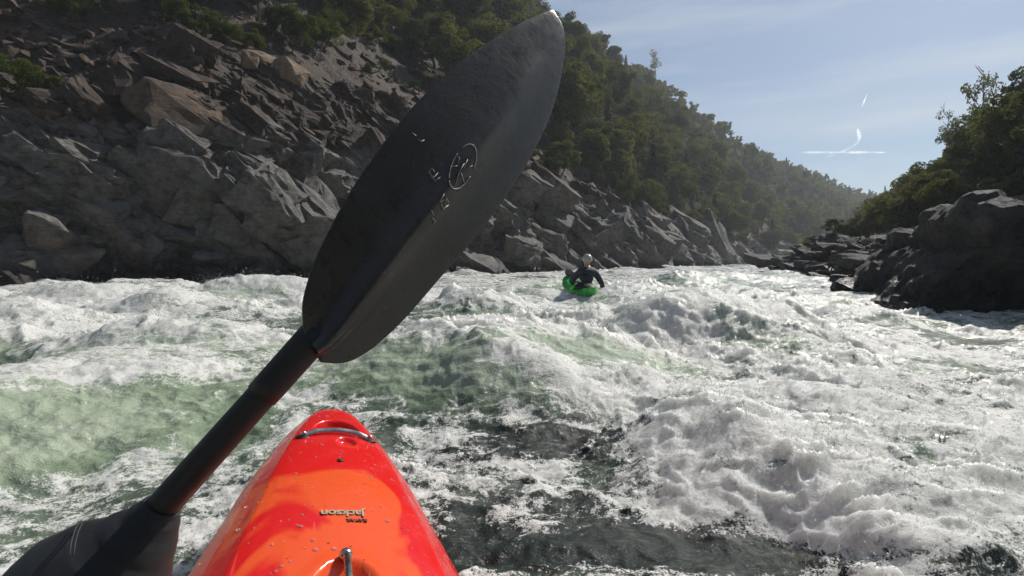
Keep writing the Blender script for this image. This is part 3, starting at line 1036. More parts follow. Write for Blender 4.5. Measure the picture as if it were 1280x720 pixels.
PROTO = {
    'oak': [(crown_mesh('oak', s, 7000, 46, M['oak_leaf'], 0.80), trunk_mesh('oak', s, M['bark'])) for s in (1, 2, 3, 4, 5)],
    'tall_oak': [(crown_mesh('tall_oak', s, 6000, 40, M['oak_leaf'], 0.80), trunk_mesh('tall_oak', s, M['bark'])) for s in (6, 7, 8)],
    'fir': [(crown_mesh('fir', s, 2200, 0, M['fir_and_shaded_scrub_leaf'], 1.2), trunk_mesh('fir', s, M['bark'])) for s in (9, 10, 11)],
    'bush': [(crown_mesh('bush', s, 6000, 34, M['bush_leaf'], 0.72), trunk_mesh('bush', s, M['bark'])) for s in (12, 13, 14)],
    'scrub': [(crown_mesh('bush', s, 5000, 34, M['fir_and_shaded_scrub_leaf'], 0.72), trunk_mesh('bush', s, M['bark'])) for s in (22, 23)],  # backlit shade of the right slope put into the leaf colour
    'snag': [(crown_mesh('tall_oak', s, 700, 12, M['oak_leaf'], 0.8), trunk_mesh('snag', s, M['dead_bark'])) for s in (15, 16, 17)],
}
TR = random.Random(5)


def plant(kind, loc, h, label, cat, group, name=None, rz=None, wide=1.0, variant=None):
    cm, tm = PROTO[kind][TR.randrange(len(PROTO[kind])) if variant is None else variant]
    r = empty(name or {'oak': 'oak_tree', 'tall_oak': 'oak_tree', 'fir': 'fir_tree', 'bush': 'bush', 'scrub': 'bush', 'snag': 'sparse_tree'}[kind], loc)
    r.rotation_euler = (TR.uniform(-.06, .06), TR.uniform(-.06, .06), TR.uniform(0, 6.28) if rz is None else rz)
    r.scale = (h * wide, h * wide, h)
    obj('trunk', tm, r); obj('crown', cm, r)
    return tag(r, label, cat, group)


def project(p):
    c, s = math.cos(PITCH), math.sin(PITCH)
    z = p[2] - CAM_Z
    d = p[1] * c - z * s
    u = p[1] * s + z * c
    return 640 + 640 * p[0] / d, 360 - 640 * u / d, d


def scatter(Pg, n, seed, spacing, keep):
    """Random points over a grid surface, area-weighted, at least spacing(p) apart."""
    r = np.random.default_rng(seed)
    a, b, c = Pg[:-1, :-1], Pg[:-1, 1:], Pg[1:, :-1]
    ar = np.linalg.norm(np.cross(b - a, c - a), axis=-1)
    cen = a
    scr = ar / np.clip(cen[..., 1], 15, None) ** 0.8
    w = (scr / scr.sum()).ravel()
    idx = r.choice(len(w), n, p=w)
    i, j = np.unravel_index(idx, ar.shape)
    u, v = r.random((2, n))
    pts = Pg[i, j] + (Pg[i, j + 1] - Pg[i, j]) * u[:, None] + (Pg[i + 1, j] - Pg[i, j]) * v[:, None]
    out, cell = [], {}
    for p, ti, tj in zip(pts, i, j):
        if not keep(p, ti / (Pg.shape[0] - 1), tj / (Pg.shape[1] - 1)): continue
        s = spacing(p)
        k = (int(p[0] // s), int(p[1] // s))
        ok = True
        for dx in (-1, 0, 1):
            for dy in (-1, 0, 1):
                for q in cell.get((k[0] + dx, k[1] + dy), ()):
                    if (q[0] - p[0]) ** 2 + (q[1] - p[1]) ** 2 < s * s: ok = False
        if ok:
            cell.setdefault(k, []).append(p); out.append((p, ti / (Pg.shape[0] - 1), tj / (Pg.shape[1] - 1)))
    return out


def keep_left(p, t, u):
    t = t * 1.25
    if p[1] < 20: return False
    st = u * (len(LEFT) - 1)
    if st < 4.6 and t < 0.33: return False          # bare scree and cliff
    if 4.6 <= st < 6 and t < 0.05: return False
    px, py, d = project(p)
    return -120 < px < 1330 and py > -60 and t < 1.1


def keep_right(p, t, u):
    t = t * 1.25
    px, py, d = project(p)
    return 980 < px < 1420 and py > -80 and t < 1.1 and t > 0.10


SKY_L = ([600, 680, 760, 820, 880, 940, 1000, 1060, 1100, 1200], [-60, -12, 45, 84, 124, 156, 196, 226, 238, 240])
SKY_R = ([975, 1060, 1085, 1105, 1130, 1160, 1180, 1215, 1250, 1280, 1500], [300, 268, 240, 226, 204, 172, 150, 122, 95, 66, -60])
trees = []


def under(sky, p, h, wide):
    """Trees no taller than the skyline of the canyon side they stand on."""
    px, py, d = project((p[0], p[1], p[2] + h))
    r = 640 * wide * h / d
    lim = max(np.interp(px - r * 0.7, *sky), np.interp(px + r * 0.3, *sky) )
    return py > lim + TR.uniform(-10, 8)


for p, t, u in scatter(HL, 42000, 3, lambda p: 3.1 + 0.006 * p[1], keep_left):
    near_ridge = t * 1.25 > 0.8
    k = TR.random()
    kind = 'fir' if k < (0.22 if near_ridge else 0.03) else ('tall_oak' if k < 0.5 else 'oak')
    h = TR.uniform(5.0, 10.5) if kind != 'fir' else TR.uniform(6.5, 12)
    if p[1] < 60: h *= 0.62
    if not under(SKY_L, p, h, 0.4 if kind != 'fir' else 0.1):
        h *= 0.6
        if not under(SKY_L, p, h, 0.4 if kind != 'fir' else 0.1): continue
    trees.append((h / p[1], kind, p, h, 'L', t * 1.25))
for p, t, u in scatter(HR, 9000, 4, lambda p: 2.8 + 0.010 * p[1], keep_right):
    k = TR.random()
    kind = 'tall_oak' if k < 0.4 else 'oak'
    h = TR.uniform(5.0, 8.5) if kind != 'fir' else TR.uniform(7, 11)
    if p[1] < 45: h *= 0.6
    if not under(SKY_R, p, h, 0.4):
        h *= 0.6
        if not under(SKY_R, p, h, 0.4): continue
    trees.append((h / p[1], kind, p, h, 'R', t * 1.25))
trees.sort(key=lambda a: -a[0])
n_oak = n_fir = 0
rest = []
for s, kind, p, h, side, t in trees:
    if kind == 'fir':
        n_fir += 1; ok = n_fir <= 120
    else:
        n_oak += 1; ok = n_oak <= 290
    if not ok:
        rest.append((kind, p, h)); continue
    px, py, d = project(p)
    if side == 'L':
        zone = ('on the top of the wooded ridge against the sky' if t > 0.82 else
                'on the wooded slope behind the broken grey cliff' if px < 620 else
                'just above the shattered grey rock wall' if t < 0.16 else
                'halfway up the hazy wooded slope' if t < 0.5 else 'high on the hazy wooded slope')
    else:
        zone = ('on the skyline of the shaded slope across the river' if t > 0.75 else
                'low on the shaded slope above the flat bank ledges' if px < 1140 else 'on the dark wooded slope over the big shaded rock')
    noun = {'oak': 'rounded olive green oak', 'tall_oak': 'tall narrow olive green oak', 'fir': 'dark pointed conifer'}[kind]
    plant(kind, p - (0, 0, 0.3), h, f'{noun} {zone}', 'tree', f'{noun}s {zone}')

for p, t, u in scatter(HL, 9000, 23, lambda p: 1.9 + 0.008 * p[1], keep_left):
    if p[1] < 70: continue
    rest.append(('oak', p - np.array((0, 0, 0.8)), TR.uniform(2.4, 4.2)))


def forest(rest):
    """Everything farther off: a wood that reads as one mass."""
    lib = {k: [crown_points(k, s, n, c) for s in range(30, 36)] for k, n, c in (('oak', 330, 18), ('tall_oak', 300, 16), ('fir', 300, 0))}
    Vs, Ts, n = [], [], 0
    r = np.random.default_rng(77)
    for kind, p, h in rest:
        C, S, Nn, _ = lib[kind][r.integers(6)]
        a = r.random() * 6.28
        R = np.array(((math.cos(a), -math.sin(a), 0), (math.sin(a), math.cos(a), 0), (0, 0, 1)))
        V, F = leaf_quads((C @ R.T) * h + p - (0, 0, 0.3), S * h * 2.3, Nn @ R.T, r)
        Vs.append(V); Ts.append(np.full(len(V), r.random() * (0.4 if kind == 'fir' else 1)))
    V = np.concatenate(Vs)
    o = obj('forest', np_mesh('forest', V, np.arange(len(V)).reshape(-1, 4), M['oak_leaf'], smooth=False, attrs={'tint': np.concatenate(Ts)}))
    tag(o, 'far wood of oaks and conifers covering the canyon sides', None, None, 'stuff')


forest(rest)


def surf_at(Pg, px, py):
    """The grid vertex of a bank surface nearest to a sight line: a place on the real surface."""
    q = Pg.reshape(-1, 3)
    c, s = math.cos(PITCH), math.sin(PITCH)
    z = q[:, 2] - CAM_Z
    d = q[:, 1] * c - z * s
    ok = d > 3
    X_ = np.where(ok, 640 + 640 * q[:, 0] / np.where(ok, d, 1), 1e9); Y_ = np.where(ok, 360 - 640 * (q[:, 1] * s + z * c) / np.where(ok, d, 1), 1e9)
    e = (X_ - px) ** 2 + (Y_ - py) ** 2 + 0.02 * d
    e = np.where(e < 60, 60 + d * 0.5, e)
    return q[int(np.argmin(e))]


# low scrub between the trees of the shaded slope
for p, t, u in scatter(HR, 4000, 14, lambda p: 2.2 + 0.01 * p[1], keep_right):
    h = TR.uniform(1.4, 2.8)
    if p[1] > 95 or not under(SKY_R, p, h, 0.5): continue
    plant('scrub', p - (0, 0, 0.3), h, 'dark scrub bush under the oaks of the shaded slope', 'bush', 'scrub under the shaded oaks', wide=1.2)

# skyline trees one can point to
for kind, px, py, d, h, lab, var in (
        ('snag', 820, 103, 276, 18, 'lone ragged pine standing tallest on the ridge against the sky', 1),
        ('snag', 1214, 190, 67, 11.5, 'bare thin grey tree rising above the shaded oaks', 0),
        ('snag', 1182, 205, 75, 8.5, 'small sparse tree with two tufts on the sloping skyline', 2)):
    plant(kind, P(px, py, d), h, lab.replace('pair-high ', 'tall '), 'tree', 'trees picked out on the skyline', variant=var, wide=0.8 if px < 1000 else 0.62)

# bushes on the cliff and scree of the near bank
BU = random.Random(9)
spots = [(28, 138, 2.3, 'bright green bush growing out of the scree above the cliff', 'bush'),
         (85, 22, 2.6, 'thin upright shrub at the top of the brown scree', 'bush'),
         (120, 14, 2.2, 'pale green shrub beside the thin upright shrub on the scree', 'bush')]
for px, py, h, lab, cat in spots:
    plant('bush', surf_at(LC, px, py) - (0, 0, 0.3), h, lab, cat, 'bushes on the near cliff')
k = 0
for px, py, hh in ((235, 45, 2.6), (262, 52, 2.4), (290, 60, 2.2), (318, 62, 2.0), (345, 52, 3.4), (370, 62, 3.6), (395, 68, 3.0), (352, 20, 4.0), (385, 18, 4.4), (420, 55, 3.0),
                   (440, 42, 3.4), (462, 60, 2.4), (490, 42, 3.4), (520, 52, 2.8), (545, 60, 2.6), (225, 12, 3.6), (255, 6, 3.8), (285, 10, 3.8), (315, 12, 4.0), (415, 10, 4.6), (455, 8, 4.6),
                   (500, 10, 4.6), (540, 18, 4.6), (575, 30, 4.2), (600, 60, 3.4), (560, 78, 2.2), (620, 28, 4.6), (480, 82, 1.6), (455, 92, 1.4), (500, 70, 2.6), (530, 80, 2.4), (560, 60, 3.0), (590, 90, 3.0), (610, 110, 3.0), (640, 60, 4.4), (660, 100, 3.6), (650, 140, 3.2), (515, 105, 1.5), (575, 115, 2.0), (195, 20, 2.8), (170, 4, 3.2)):
    d = 32 + (90 - py) * 0.16
    tx = spline([s[0] for s in LEFT], np.array([0.0]))
    p = min(surf_at(LC, px, py), surf_at(HL, px, py), key=lambda q: q[1])
    plant('bush', p - (0, 0, 0.4), hh, 'leafy green bush crowding the top of the near rock cliff', 'bush', 'bushes crowding the cliff top', wide=BU.uniform(0.8, 1.15))
for px, py, hh in ((700, 215, 3.0), (735, 232, 3.0), (770, 246, 3.4), (800, 262, 3.6), (830, 280, 4.2), (860, 296, 4.5), (890, 308, 5), (660, 205, 2.6), (760, 235, 4), (815, 262, 4.5)):
    p = surf_at(LC, px, py)
    plant('bush', p - (0, 0, 0.4), hh, 'rounded bush along the rim of the far rock wall', 'bush', 'bushes along the far rim')
for px, py, hh in ((1135, 285, 1.2), (1160, 272, 1.3), (1100, 292, 1.3), (1050, 300, 1.6), (1075, 296, 1.4), (1190, 262, 1.4)):
    p = surf_at(RC, px, py)
    plant('scrub', p - (0, 0, 0.15), hh, 'low bush behind the flat ledges of the shaded bank', 'bush', 'bushes behind the shaded ledges')


# ------------------------------------------------------------------ boulders
def boulder(name, loc, size, seed, mat, label, group=None, rot=(0, 0, 0), npts=13, cuts=3, rough=0.05, tall=False):
    r = random.Random(seed)
    bm = bmesh.new()
    vs_ = []
    for k in range(npts):
        v = Vector((r.uniform(-1, 1), r.uniform(-1, 1), r.uniform(-1, 1)))
        m = max(abs(v.x), abs(v.y), abs(v.z))
        v = v / m * r.uniform(0.86, 1.0)
        vs_.append(bm.verts.new((v.x * 0.5, v.y * 0.5, v.z * 0.5)))
    bmesh.ops.convex_hull(bm, input=vs_)
    for v in [v for v in bm.verts if not v.link_faces]: bm.verts.remove(v)
    bmesh.ops.triangulate(bm, faces=bm.faces)
    bmesh.ops.bevel(bm, geom=list(bm.edges), offset=0.025, segments=1, affect='EDGES')
    bmesh.ops.triangulate(bm, faces=bm.faces)
    if cuts: bmesh.ops.subdivide_edges(bm, edges=bm.edges, cuts=cuts, use_grid_fill=True)
    co = np.array([v.co for v in bm.verts])
    n = 0.6 * noise3(co * 3.5 + seed, seed) + 0.4 * noise3(co * 9 + seed, seed + 1) + 1.1 * facets(co * np.array((3, 3, 5)) + seed, seed, 0.6, 0.5)
    for v, k in zip(bm.verts, n): v.co += v.co.normalized() * float(k) * rough
    o = bm_obj(name, bm, mat, None, False)
    o.location = loc; o.scale = size; o.rotation_euler = rot
    return tag(o, label, 'boulder', group)


def on_left(px, py, dz=0.0, push=0.0):
    p = surf_at(LC, px, py)
    return p + np.array((0.4 * push, -0.9 * push, dz))


for px, py, sz, seed, mt, lab, rot in (
        (385, 195, (2.2, 2.0, 2.4), 3, 'rock', 'cube-like grey block jutting from the middle of the near cliff', (0.1, 0.15, 0.7)),
        (232, 140, (4.4, 3.2, 2.6), 8, 'rock_brown', 'big smooth dark brown dome of rock below the bushes', (0.2, 0.3, 0.3)),
        (335, 92, (1.9, 1.1, 2.0), 12, 'rock_tan', 'upright tan slab catching the sun under the cliff-top bushes', (0.1, -0.2, 0.3)),
        (362, 100, (1.9, 1.1, 1.5), 13, 'rock_tan', 'leaning tan slab beside the upright tan slab', (0.0, 0.5, 0.2)),
        (308, 72, (0.9, 0.7, 1.0), 14, 'rock_tan', 'small pale tan rock poking up left of the tan slabs', (0.3, 0.1, 0.5)),
        (68, 300, (1.9, 1.4, 1.9), 21, 'rock', 'pale wet pointed boulder at the foot of the near cliff', (0.2, 0.5, 0.2)),
        (175, 312, (2.0, 1.6, 1.5), 24, 'rock', 'wet slanted boulder sitting in the foam under the cliff', (0.1, 0.6, 0.4)),
        (262, 322, (1.5, 1.2, 0.7), 25, 'rock', 'low dark wet boulder at the waterline', (0.0, 0.1, 0.4)),
        (62, 135, (1.0, 0.9, 0.9), 31, 'rock_tan', 'sunlit tan block beside the bright green bush', (0.2, 0.1, 0.8))):
    boulder('boulder', on_left(px, py, 0, 0.2), sz, seed, M[mt], lab, 'boulders of the near cliff', rot)
SR = random.Random(4)
for k in range(280):
    px, py = SR.uniform(-40, 255), SR.uniform(4, 150)
    if py > 150 - 0.1 * px or (px > 150 and py > 110): continue
    s = SR.uniform(0.25, 0.95) * (1.35 if SR.random() < 0.2 else 1)
    boulder('loose_rock', on_left(px, py, 0.05), (s, s * SR.uniform(.6, 1), s * SR.uniform(.45, .9)), 100 + k % 24, M['rock_brown'],
            'loose angular brown rock on the scree above the near cliff', 'loose rocks on the scree', (SR.uniform(-.5, .5), SR.uniform(-.5, .5), SR.uniform(0, 6)), 11, 1)
for k in range(90):
    px, py = SR.uniform(430, 600), SR.uniform(60, 130)
    if py < 60 + (px - 430) * 0.1: continue
    s = SR.uniform(0.3, 0.8)
    boulder('loose_rock', on_left(px, py, 0.05), (s, s * SR.uniform(.6, 1), s * SR.uniform(.45, .9)), 100 + k % 24, M['rock_brown'],
            'loose brown rock on the rubble chute below the cliff-top bushes', 'loose rocks in the rubble chute', (SR.uniform(-.5, .5), SR.uniform(-.5, .5), SR.uniform(0, 6)), 11, 1)

# the big shaded rock at the river's edge and its neighbours
def shaded_rock():
    prof = [P(px, py, 10.4) for px, py in ((1075, 395), (1098, 362), (1126, 330), (1150, 309), (1174, 299), (1181, 268), (1192, 255), (1216, 247), (1246, 252), (1275, 268), (1310, 285), (1352, 330), (1370, 430))]
    prof = resample_open([(q[0], q[2]) for q in prof], 60)
    cx = prof[:, 0].mean()
    rows = []
    for k, t in enumerate(np.linspace(0, 1, 46)):
        y = 9.55 + 2.9 * t
        sc_ = 1.0 - 0.16 * t - 0.10 * (1 - t) ** 6
        q = np.c_[cx + 0.25 * t + (prof[:, 0] - cx) * sc_, np.full(60, y), -0.6 + (prof[:, 1] + 0.6) * (sc_ - 0.05 * t)]
        rows.append(q)
    top = np.array(rows)
    front = top[0]
    face = [front]
    mid = np.c_[np.interp(np.linspace(0, 1, 60), [0, 1], [front[0, 0], front[-1, 0]]), np.full(60, 9.6), np.full(60, -0.8)]
    fr = np.array([mid * (1 - t) + front * t for t in np.linspace(0, 1, 44, endpoint=False)])
    V = np.concatenate([fr, top], 0)
    nr = V.shape[0]
    n = normals_of(V); p = V.reshape(-1, 3)
    d = rock_relief(p, [(1.5, 0.16, 0.34, 0.05), (0.6, 0.07, 0.18, 0.03), (0.22, 0.02, 0.07, 0.01)], (0.7, 1, 1.5), (0.1, 0.2, 0.3), 91)
    n = n.reshape(-1, 3)
    c = p.mean(0)
    s_ = np.sign(((p - c) * n).sum(1).mean())
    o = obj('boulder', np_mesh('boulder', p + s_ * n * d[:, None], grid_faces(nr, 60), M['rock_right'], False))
    tag(o, 'huge dark shaded boulder with a sunlit rim at the water edge', 'boulder', 'rocks of the shaded bank')


def resample_open(pl, n):
    pl = np.array(pl, float); s = np.r_[0, np.cumsum(np.hypot(*np.diff(pl, axis=0).T))]
    t = np.linspace(0, s[-1], n)
    return np.c_[np.interp(t, s, pl[:, 0]), np.interp(t, s, pl[:, 1])]


shaded_rock()
for px, py, d, sz, seed, lab in (
        (1100, 352, 15.5, (1.3, 0.9, 0.5), 61, 'low wet rock with a bright top at the edge of the rapids'),
        (1128, 380, 11.5, (0.9, 0.6, 0.35), 62, 'small wet rock awash beside the huge shaded boulder'),
        (1060, 352, 20, (1.4, 1.0, 0.5), 63, 'flat dark rock at the water edge below the ledges'),
        (1090, 330, 19, (2.2, 1.4, 0.7), 64, 'flat ledge rock lying over the shaded bank'),
        (1165, 300, 17, (2.4, 1.5, 0.5), 65, 'pale topped slab lying just behind the huge shaded boulder')):
    q = P(px, py, d)
    boulder('boulder', q, sz, seed, M['rock_right'], lab, 'rocks of the shaded bank', (0.05, 0.1, 0.2 * seed), 14, 3, 0.05)

# ------------------------------------------------------------------ kayaks
def interp(xs, ys, x):
    """Smooth (monotone cubic) interpolation."""
    xs = np.asarray(xs, float); ys = np.asarray(ys, float); x = np.asarray(x, float)
    d = np.diff(ys) / np.diff(xs)
    m = np.r_[d[0], np.where(d[:-1] * d[1:] > 0, 2 * d[:-1] * d[1:] / (d[:-1] + d[1:] + 1e-12), 0), d[-1]]
    i = np.clip(np.searchsorted(xs, x) - 1, 0, len(xs) - 2)
    h = xs[i + 1] - xs[i]; t = (x - xs[i]) / h
    return (ys[i] * (1 + 2 * t) * (1 - t) ** 2 + m[i] * h * t * (1 - t) ** 2 + ys[i + 1] * t * t * (3 - 2 * t) - m[i + 1] * h * t * t * (1 - t))


KS = [-1.15, -1.10, -0.90, -0.5, 0.0, 0.5, 0.9, 1.19, 1.325, 1.445, 1.63, 1.765, 1.857, 1.915, 1.95, 1.97, 1.98]
KW = [0.0, 0.075, 0.17, 0.275, 0.325, 0.335, 0.318, 0.278, 0.252, 0.232, 0.190, 0.153, 0.121, 0.095, 0.070, 0.043, 0.0]
KG = [0.30, 0.285, 0.24, 0.20, 0.185, 0.195, 0.22, 0.25, 0.27, 0.287, 0.312, 0.330, 0.342, 0.350, 0.355, 0.358, 0.362]
KC = [0.0, 0.03, 0.05, 0.05, 0.05, 0.13, 0.125, 0.118, 0.108, 0.097, 0.078, 0.060, 0.048, 0.038, 0.030, 0.022, 0.0]
KB = [0.24, 0.17, 0.05, -0.08, -0.10, -0.10, -0.09, -0.06, -0.03, 0.0, 0.06, 0.12, 0.18, 0.24, 0.29, 0.32, 0.35]
PROF = [(0, 1, 1), (0.12, 0.995, 1), (0.25, 0.975, 1), (0.38, 0.94, 1), (0.5, 0.89, 1), (0.60, 0.83, 1), (0.665, 0.775, 1), (0.69, 0.745, 1), (0.71, 0.70, 1), (0.78, 0.55, 1),
        (0.86, 0.38, 1), (0.93, 0.20, 1), (0.975, 0.08, 1), (1.0, 0.0, 1), (1.004, -0.02, 2), (0.995, -0.10, 2), (0.96, -0.3, 2), (0.90, -0.55, 2), (0.80, -0.80, 2), (0.6, -0.93, 2), (0.3, -0.99, 2), (0, -1, 2)]


def deck_z(s, xr):
    """Height of the deck at station s and relative half-width xr (0..1)."""
    xs = [p[0] for p in PROF[:14]]; ys = [p[1] for p in PROF[:14]]
    return float(interp(KS, KG, s)) + float(interp(KS, KC, s)) * float(np.interp(abs(xr), xs, ys))


def recess(x, s, z):
    """Moulded hollows in the foredeck: a crescent under the grab handle and an oval under the security bar."""
    d = 0
    u = x / 0.072; v = (s - 1.725 - 0.030 * (1 - u * u)) / 0.048
    d = d + 0.040 * np.clip(2.2 * (1 - np.abs(u) ** 2.5 - v * v), 0, 1)
    u = (x - 0.026) / 0.030; v = (s - 1.60) / 0.036
    d = d + 0.014 * np.clip(2 * (1 - u * u - v * v), 0, 1)
    u = x / 0.068; v = (s - 0.90) / 0.115
    d = d + 0.045 * np.clip(1.6 * (1 - u * u - v * v), 0, 1)
    u = x / 0.10; v = (s - 0.90) / 0.150
    d = d - 0.004 * np.clip(1.6 * (1 - u * u - v * v), 0, 1)
    return d


def kayak_mesh(name, mat, front=True):
    half = PROF
    ss = np.concatenate([-1.15 + 0.35 * (1 - np.cos(np.linspace(0, math.pi / 2, 24, endpoint=False))), np.linspace(-0.80, 0.7, 50, endpoint=False), np.linspace(0.7, 1.60, 150, endpoint=False), np.linspace(1.60, 1.85, 90, endpoint=False), 1.85 + 0.13 * np.sin(np.linspace(0, math.pi / 2, 26))])
    # resample the half profile finely
    pr = np.array(half); seg = np.r_[0, np.cumsum(np.hypot(np.diff(pr[:, 0]), np.diff(pr[:, 1] * 0.5)))]
    q = np.unique(np.r_[np.linspace(0, seg[-1], 90), seg])
    px_ = np.interp(q, seg, pr[:, 0]); pz_ = np.interp(q, seg, pr[:, 1])
    w, g, c, b = (interp(KS, k, ss) for k in (KW, KG, KC, KB))
    X_ = w[:, None] * px_[None]
    Z_ = np.where(pz_[None] >= 0, g[:, None] + c[:, None] * pz_[None], g[:, None] + (g - b)[:, None] * pz_[None])
    X2 = np.concatenate([X_, -X_[:, -2:0:-1]], 1); Z2 = np.concatenate([Z_, Z_[:, -2:0:-1]], 1)
    S2 = np.broadcast_to(ss[:, None], X2.shape)
    top = np.concatenate([pz_ > 0.3, (pz_ > 0.3)[-2:0:-1]])
    Z2 = Z2 - np.where(top[None], recess(X2, S2, Z2), 0)
    V = np.stack([X2, S2, Z2], -1).reshape(-1, 3)
    return np_mesh(name, V, grid_faces(len(ss), X2.shape[1], True), mat)


def kayak_plastic(name, c1, c2, c3, swirl=True):
    m, nt, b = new_mat(name)
    tc = N(nt, 'ShaderNodeTexCoord').outputs['Object']
    mp = N(nt, 'ShaderNodeMapping'); mp.inputs['Scale'].default_value = (1.0, 0.62, 0.5); L(nt, tc, mp.inputs['Vector'])
    f = tex_noise(nt, mp.outputs[0], 3.3, 3, 0.5, 1.6)
    sx = N(nt, 'ShaderNodeSeparateXYZ'); L(nt, tc, sx.inputs[0])
    # more of the second colour in the middle of the deck around the lettering, none at the nose
    band = ramp(nt, mth(nt, 'MULTIPLY', mth(nt, 'ADD', sx.outputs['Y'], 1.2), 0.3), [(0.60, 0.17), (0.69, 0.17), (0.76, 0.08), (0.82, -0.02), (0.92, -0.05)])
    ax = mth(nt, 'ABSOLUTE', sx.outputs['X'])
    f = mth(nt, 'ADD', f, mth(nt, 'SUBTRACT', band, mth(nt, 'MULTIPLY', ax, 0.55)))
    col = ramp(nt, f, [(0.53, c1), (0.60, c2), (0.93, c2), (1.0, c3)])
    fine = tex_noise(nt, tc, 60, 5, 0.7)
    col = mixc(nt, ramp(nt, fine, [(0.62, 0.0), (0.75, 0.25)]), col, [c * 0.6 for c in c1])
    mp2 = N(nt, 'ShaderNodeMapping'); mp2.inputs['Rotation'].default_value = (0, 0, 0.5); mp2.inputs['Scale'].default_value = (60, 3.5, 10); L(nt, tc, mp2.inputs['Vector'])
    scr = tex_noise(nt, mp2.outputs[0], 1.0, 3, 0.6)
    col = mixc(nt, ramp(nt, scr, [(0.70, 0.0), (0.74, 0.35)]), col, [min(1, c * 1.1 + 0.12) for c in c1])
    vf = N(nt, 'ShaderNodeTexVoronoi', i_Scale=24.0); L(nt, tc, vf.inputs['Vector'])
    col = mixc(nt, ramp(nt, vf.outputs['Distance'], [(0.05, 0.9), (0.085, 0.0)]), col, (0.06, 0.02, 0.02))
    L(nt, col, b.inputs['Base Color'])
    L(nt, ramp(nt, tex_noise(nt, tc, 14, 6, 0.65), [(0.3, 0.10), (0.7, 0.32)]), b.inputs['Roughness'])
    b.inputs['Specular IOR Level'].default_value = 0.5
    h = mth(nt, 'ADD', tex_noise(nt, tc, 18, 5), mth(nt, 'MULTIPLY', fine, 0.25))
    bump(nt, b, h, 0.25, 0.006)
    return m


M['red_plastic'] = kayak_plastic('red_kayak_plastic', (0.62, 0.012, 0.012), (0.72, 0.085, 0.020), (0.80, 0.28, 0.02))
M['green_plastic'] = kayak_plastic('green_kayak_plastic', (0.03, 0.30, 0.05), (0.06, 0.42, 0.07), (0.15, 0.5, 0.08))
M['steel'] = plain('brushed_steel', (0.55, 0.53, 0.50), 0.25, 1.0, 0.1, 40, 0.0005)
M['black_rubber'] = plain('black_rubber', (0.012, 0.012, 0.013), 0.6, 0, 0.3, 30, 0.001)
M['neoprene'] = plain('black_neoprene', (0.010, 0.011, 0.014), 0.62, 0, 0.25, 22, 0.0015)
M['grey_ink'] = plain('grey_deck_ink', (0.36, 0.31, 0.24), 0.5, 0, 0.2, 80, 0)
M['dark_ink'] = plain('dark_deck_ink', (0.07, 0.03, 0.025), 0.5, 0, 0.2, 80, 0)
M['navy'] = plain('navy_jacket', (0.014, 0.018, 0.034), 0.7, 0, 0.3, 18, 0.004)
M['vest'] = plain('dark_life_vest', (0.020, 0.022, 0.030), 0.75, 0, 0.3, 18, 0.004)
M['helmet'] = plain('pale_helmet', (0.34, 0.33, 0.30), 0.25, 0, 0.1, 18, 0.001)
M['skin'] = plain('skin', (0.42, 0.25, 0.18), 0.5, 0, 0.1, 25, 0.001)
M['carbon'] = None


def carbon_mat():
    m, nt, b = new_mat('scuffed_carbon')
    tc = N(nt, 'ShaderNodeTexCoord').outputs['Object']
    ck = N(nt, 'ShaderNodeTexChecker', i_Scale=420.0)
    L(nt, tc, ck.inputs['Vector'])
    n = tex_noise(nt, tc, 9, 7, 0.7, 0.4)
    n2 = tex_noise(nt, tc, 70, 5, 0.75)
    col = ramp(nt, n, [(0.3, (0.022, 0.021, 0.0195)), (0.7, (0.048, 0.045, 0.041))])
    mp = N(nt, 'ShaderNodeMapping'); mp.inputs['Rotation'].default_value = (0.3, 0.5, 0.8); mp.inputs['Scale'].default_value = (1, 14, 1); L(nt, tc, mp.inputs['Vector'])
    sc = tex_noise(nt, mp.outputs[0], 26, 5, 0.8)
    col = mixc(nt, ramp(nt, sc, [(0.66, 0.0), (0.76, 0.5)]), col, (0.16, 0.155, 0.15))
    sp = tex_noise(nt, tc, 240, 2, 0.5)
    col = mixc(nt, ramp(nt, sp, [(0.74, 0.0), (0.78, 0.7)]), col, (0.30, 0.29, 0.27))
    L(nt, col, b.inputs['Base Color'])
    L(nt, ramp(nt, n2, [(0.3, 0.22), (0.7, 0.40)]), b.inputs['Roughness'])
    b.inputs['Specular IOR Level'].default_value = 0.5
    h = mth(nt, 'ADD', mth(nt, 'MULTIPLY', n, 1.0), mth(nt, 'MULTIPLY', ck.outputs['Fac'], 0.02))
    h = mth(nt, 'ADD', h, mth(nt, 'MULTIPLY', n2, 0.12))
    bump(nt, b, h, 0.22, 0.004)
    return m


M['carbon'] = carbon_mat()


def text_part(name, body, size, mat, parent, loc, rot, extrude=0.0012, spacing=1.0):
    c = bpy.data.curves.new(name, 'FONT')
    c.body = body; c.size = size; c.align_x = 'CENTER'; c.align_y = 'CENTER'; c.extrude = extrude; c.space_character = spacing
    c.offset = 0.0006
    o = bpy.data.objects.new(name, c); COL.objects.link(o)
    bpy.context.view_layer.update()
    me = bpy.data.meshes.new_from_object(o.evaluated_get(bpy.context.evaluated_depsgraph_get()))
    bpy.data.objects.remove(o)
    me.materials.clear(); me.materials.append(mat)
    o = obj(name, me, parent)
    o.location = loc; o.rotation_euler = rot
    return o


def sphere(name, r, loc, mat, parent, scale=(1, 1, 1), u=16, v=10):
    bm = bmesh.new(); bmesh.ops.create_uvsphere(bm, u_segments=u, v_segments=v, radius=r)
    for q in bm.verts: q.co = Vector((q.co.x * scale[0], q.co.y * scale[1], q.co.z * scale[2])) + Vector(loc)
    return bm_obj(name, bm, mat, parent)


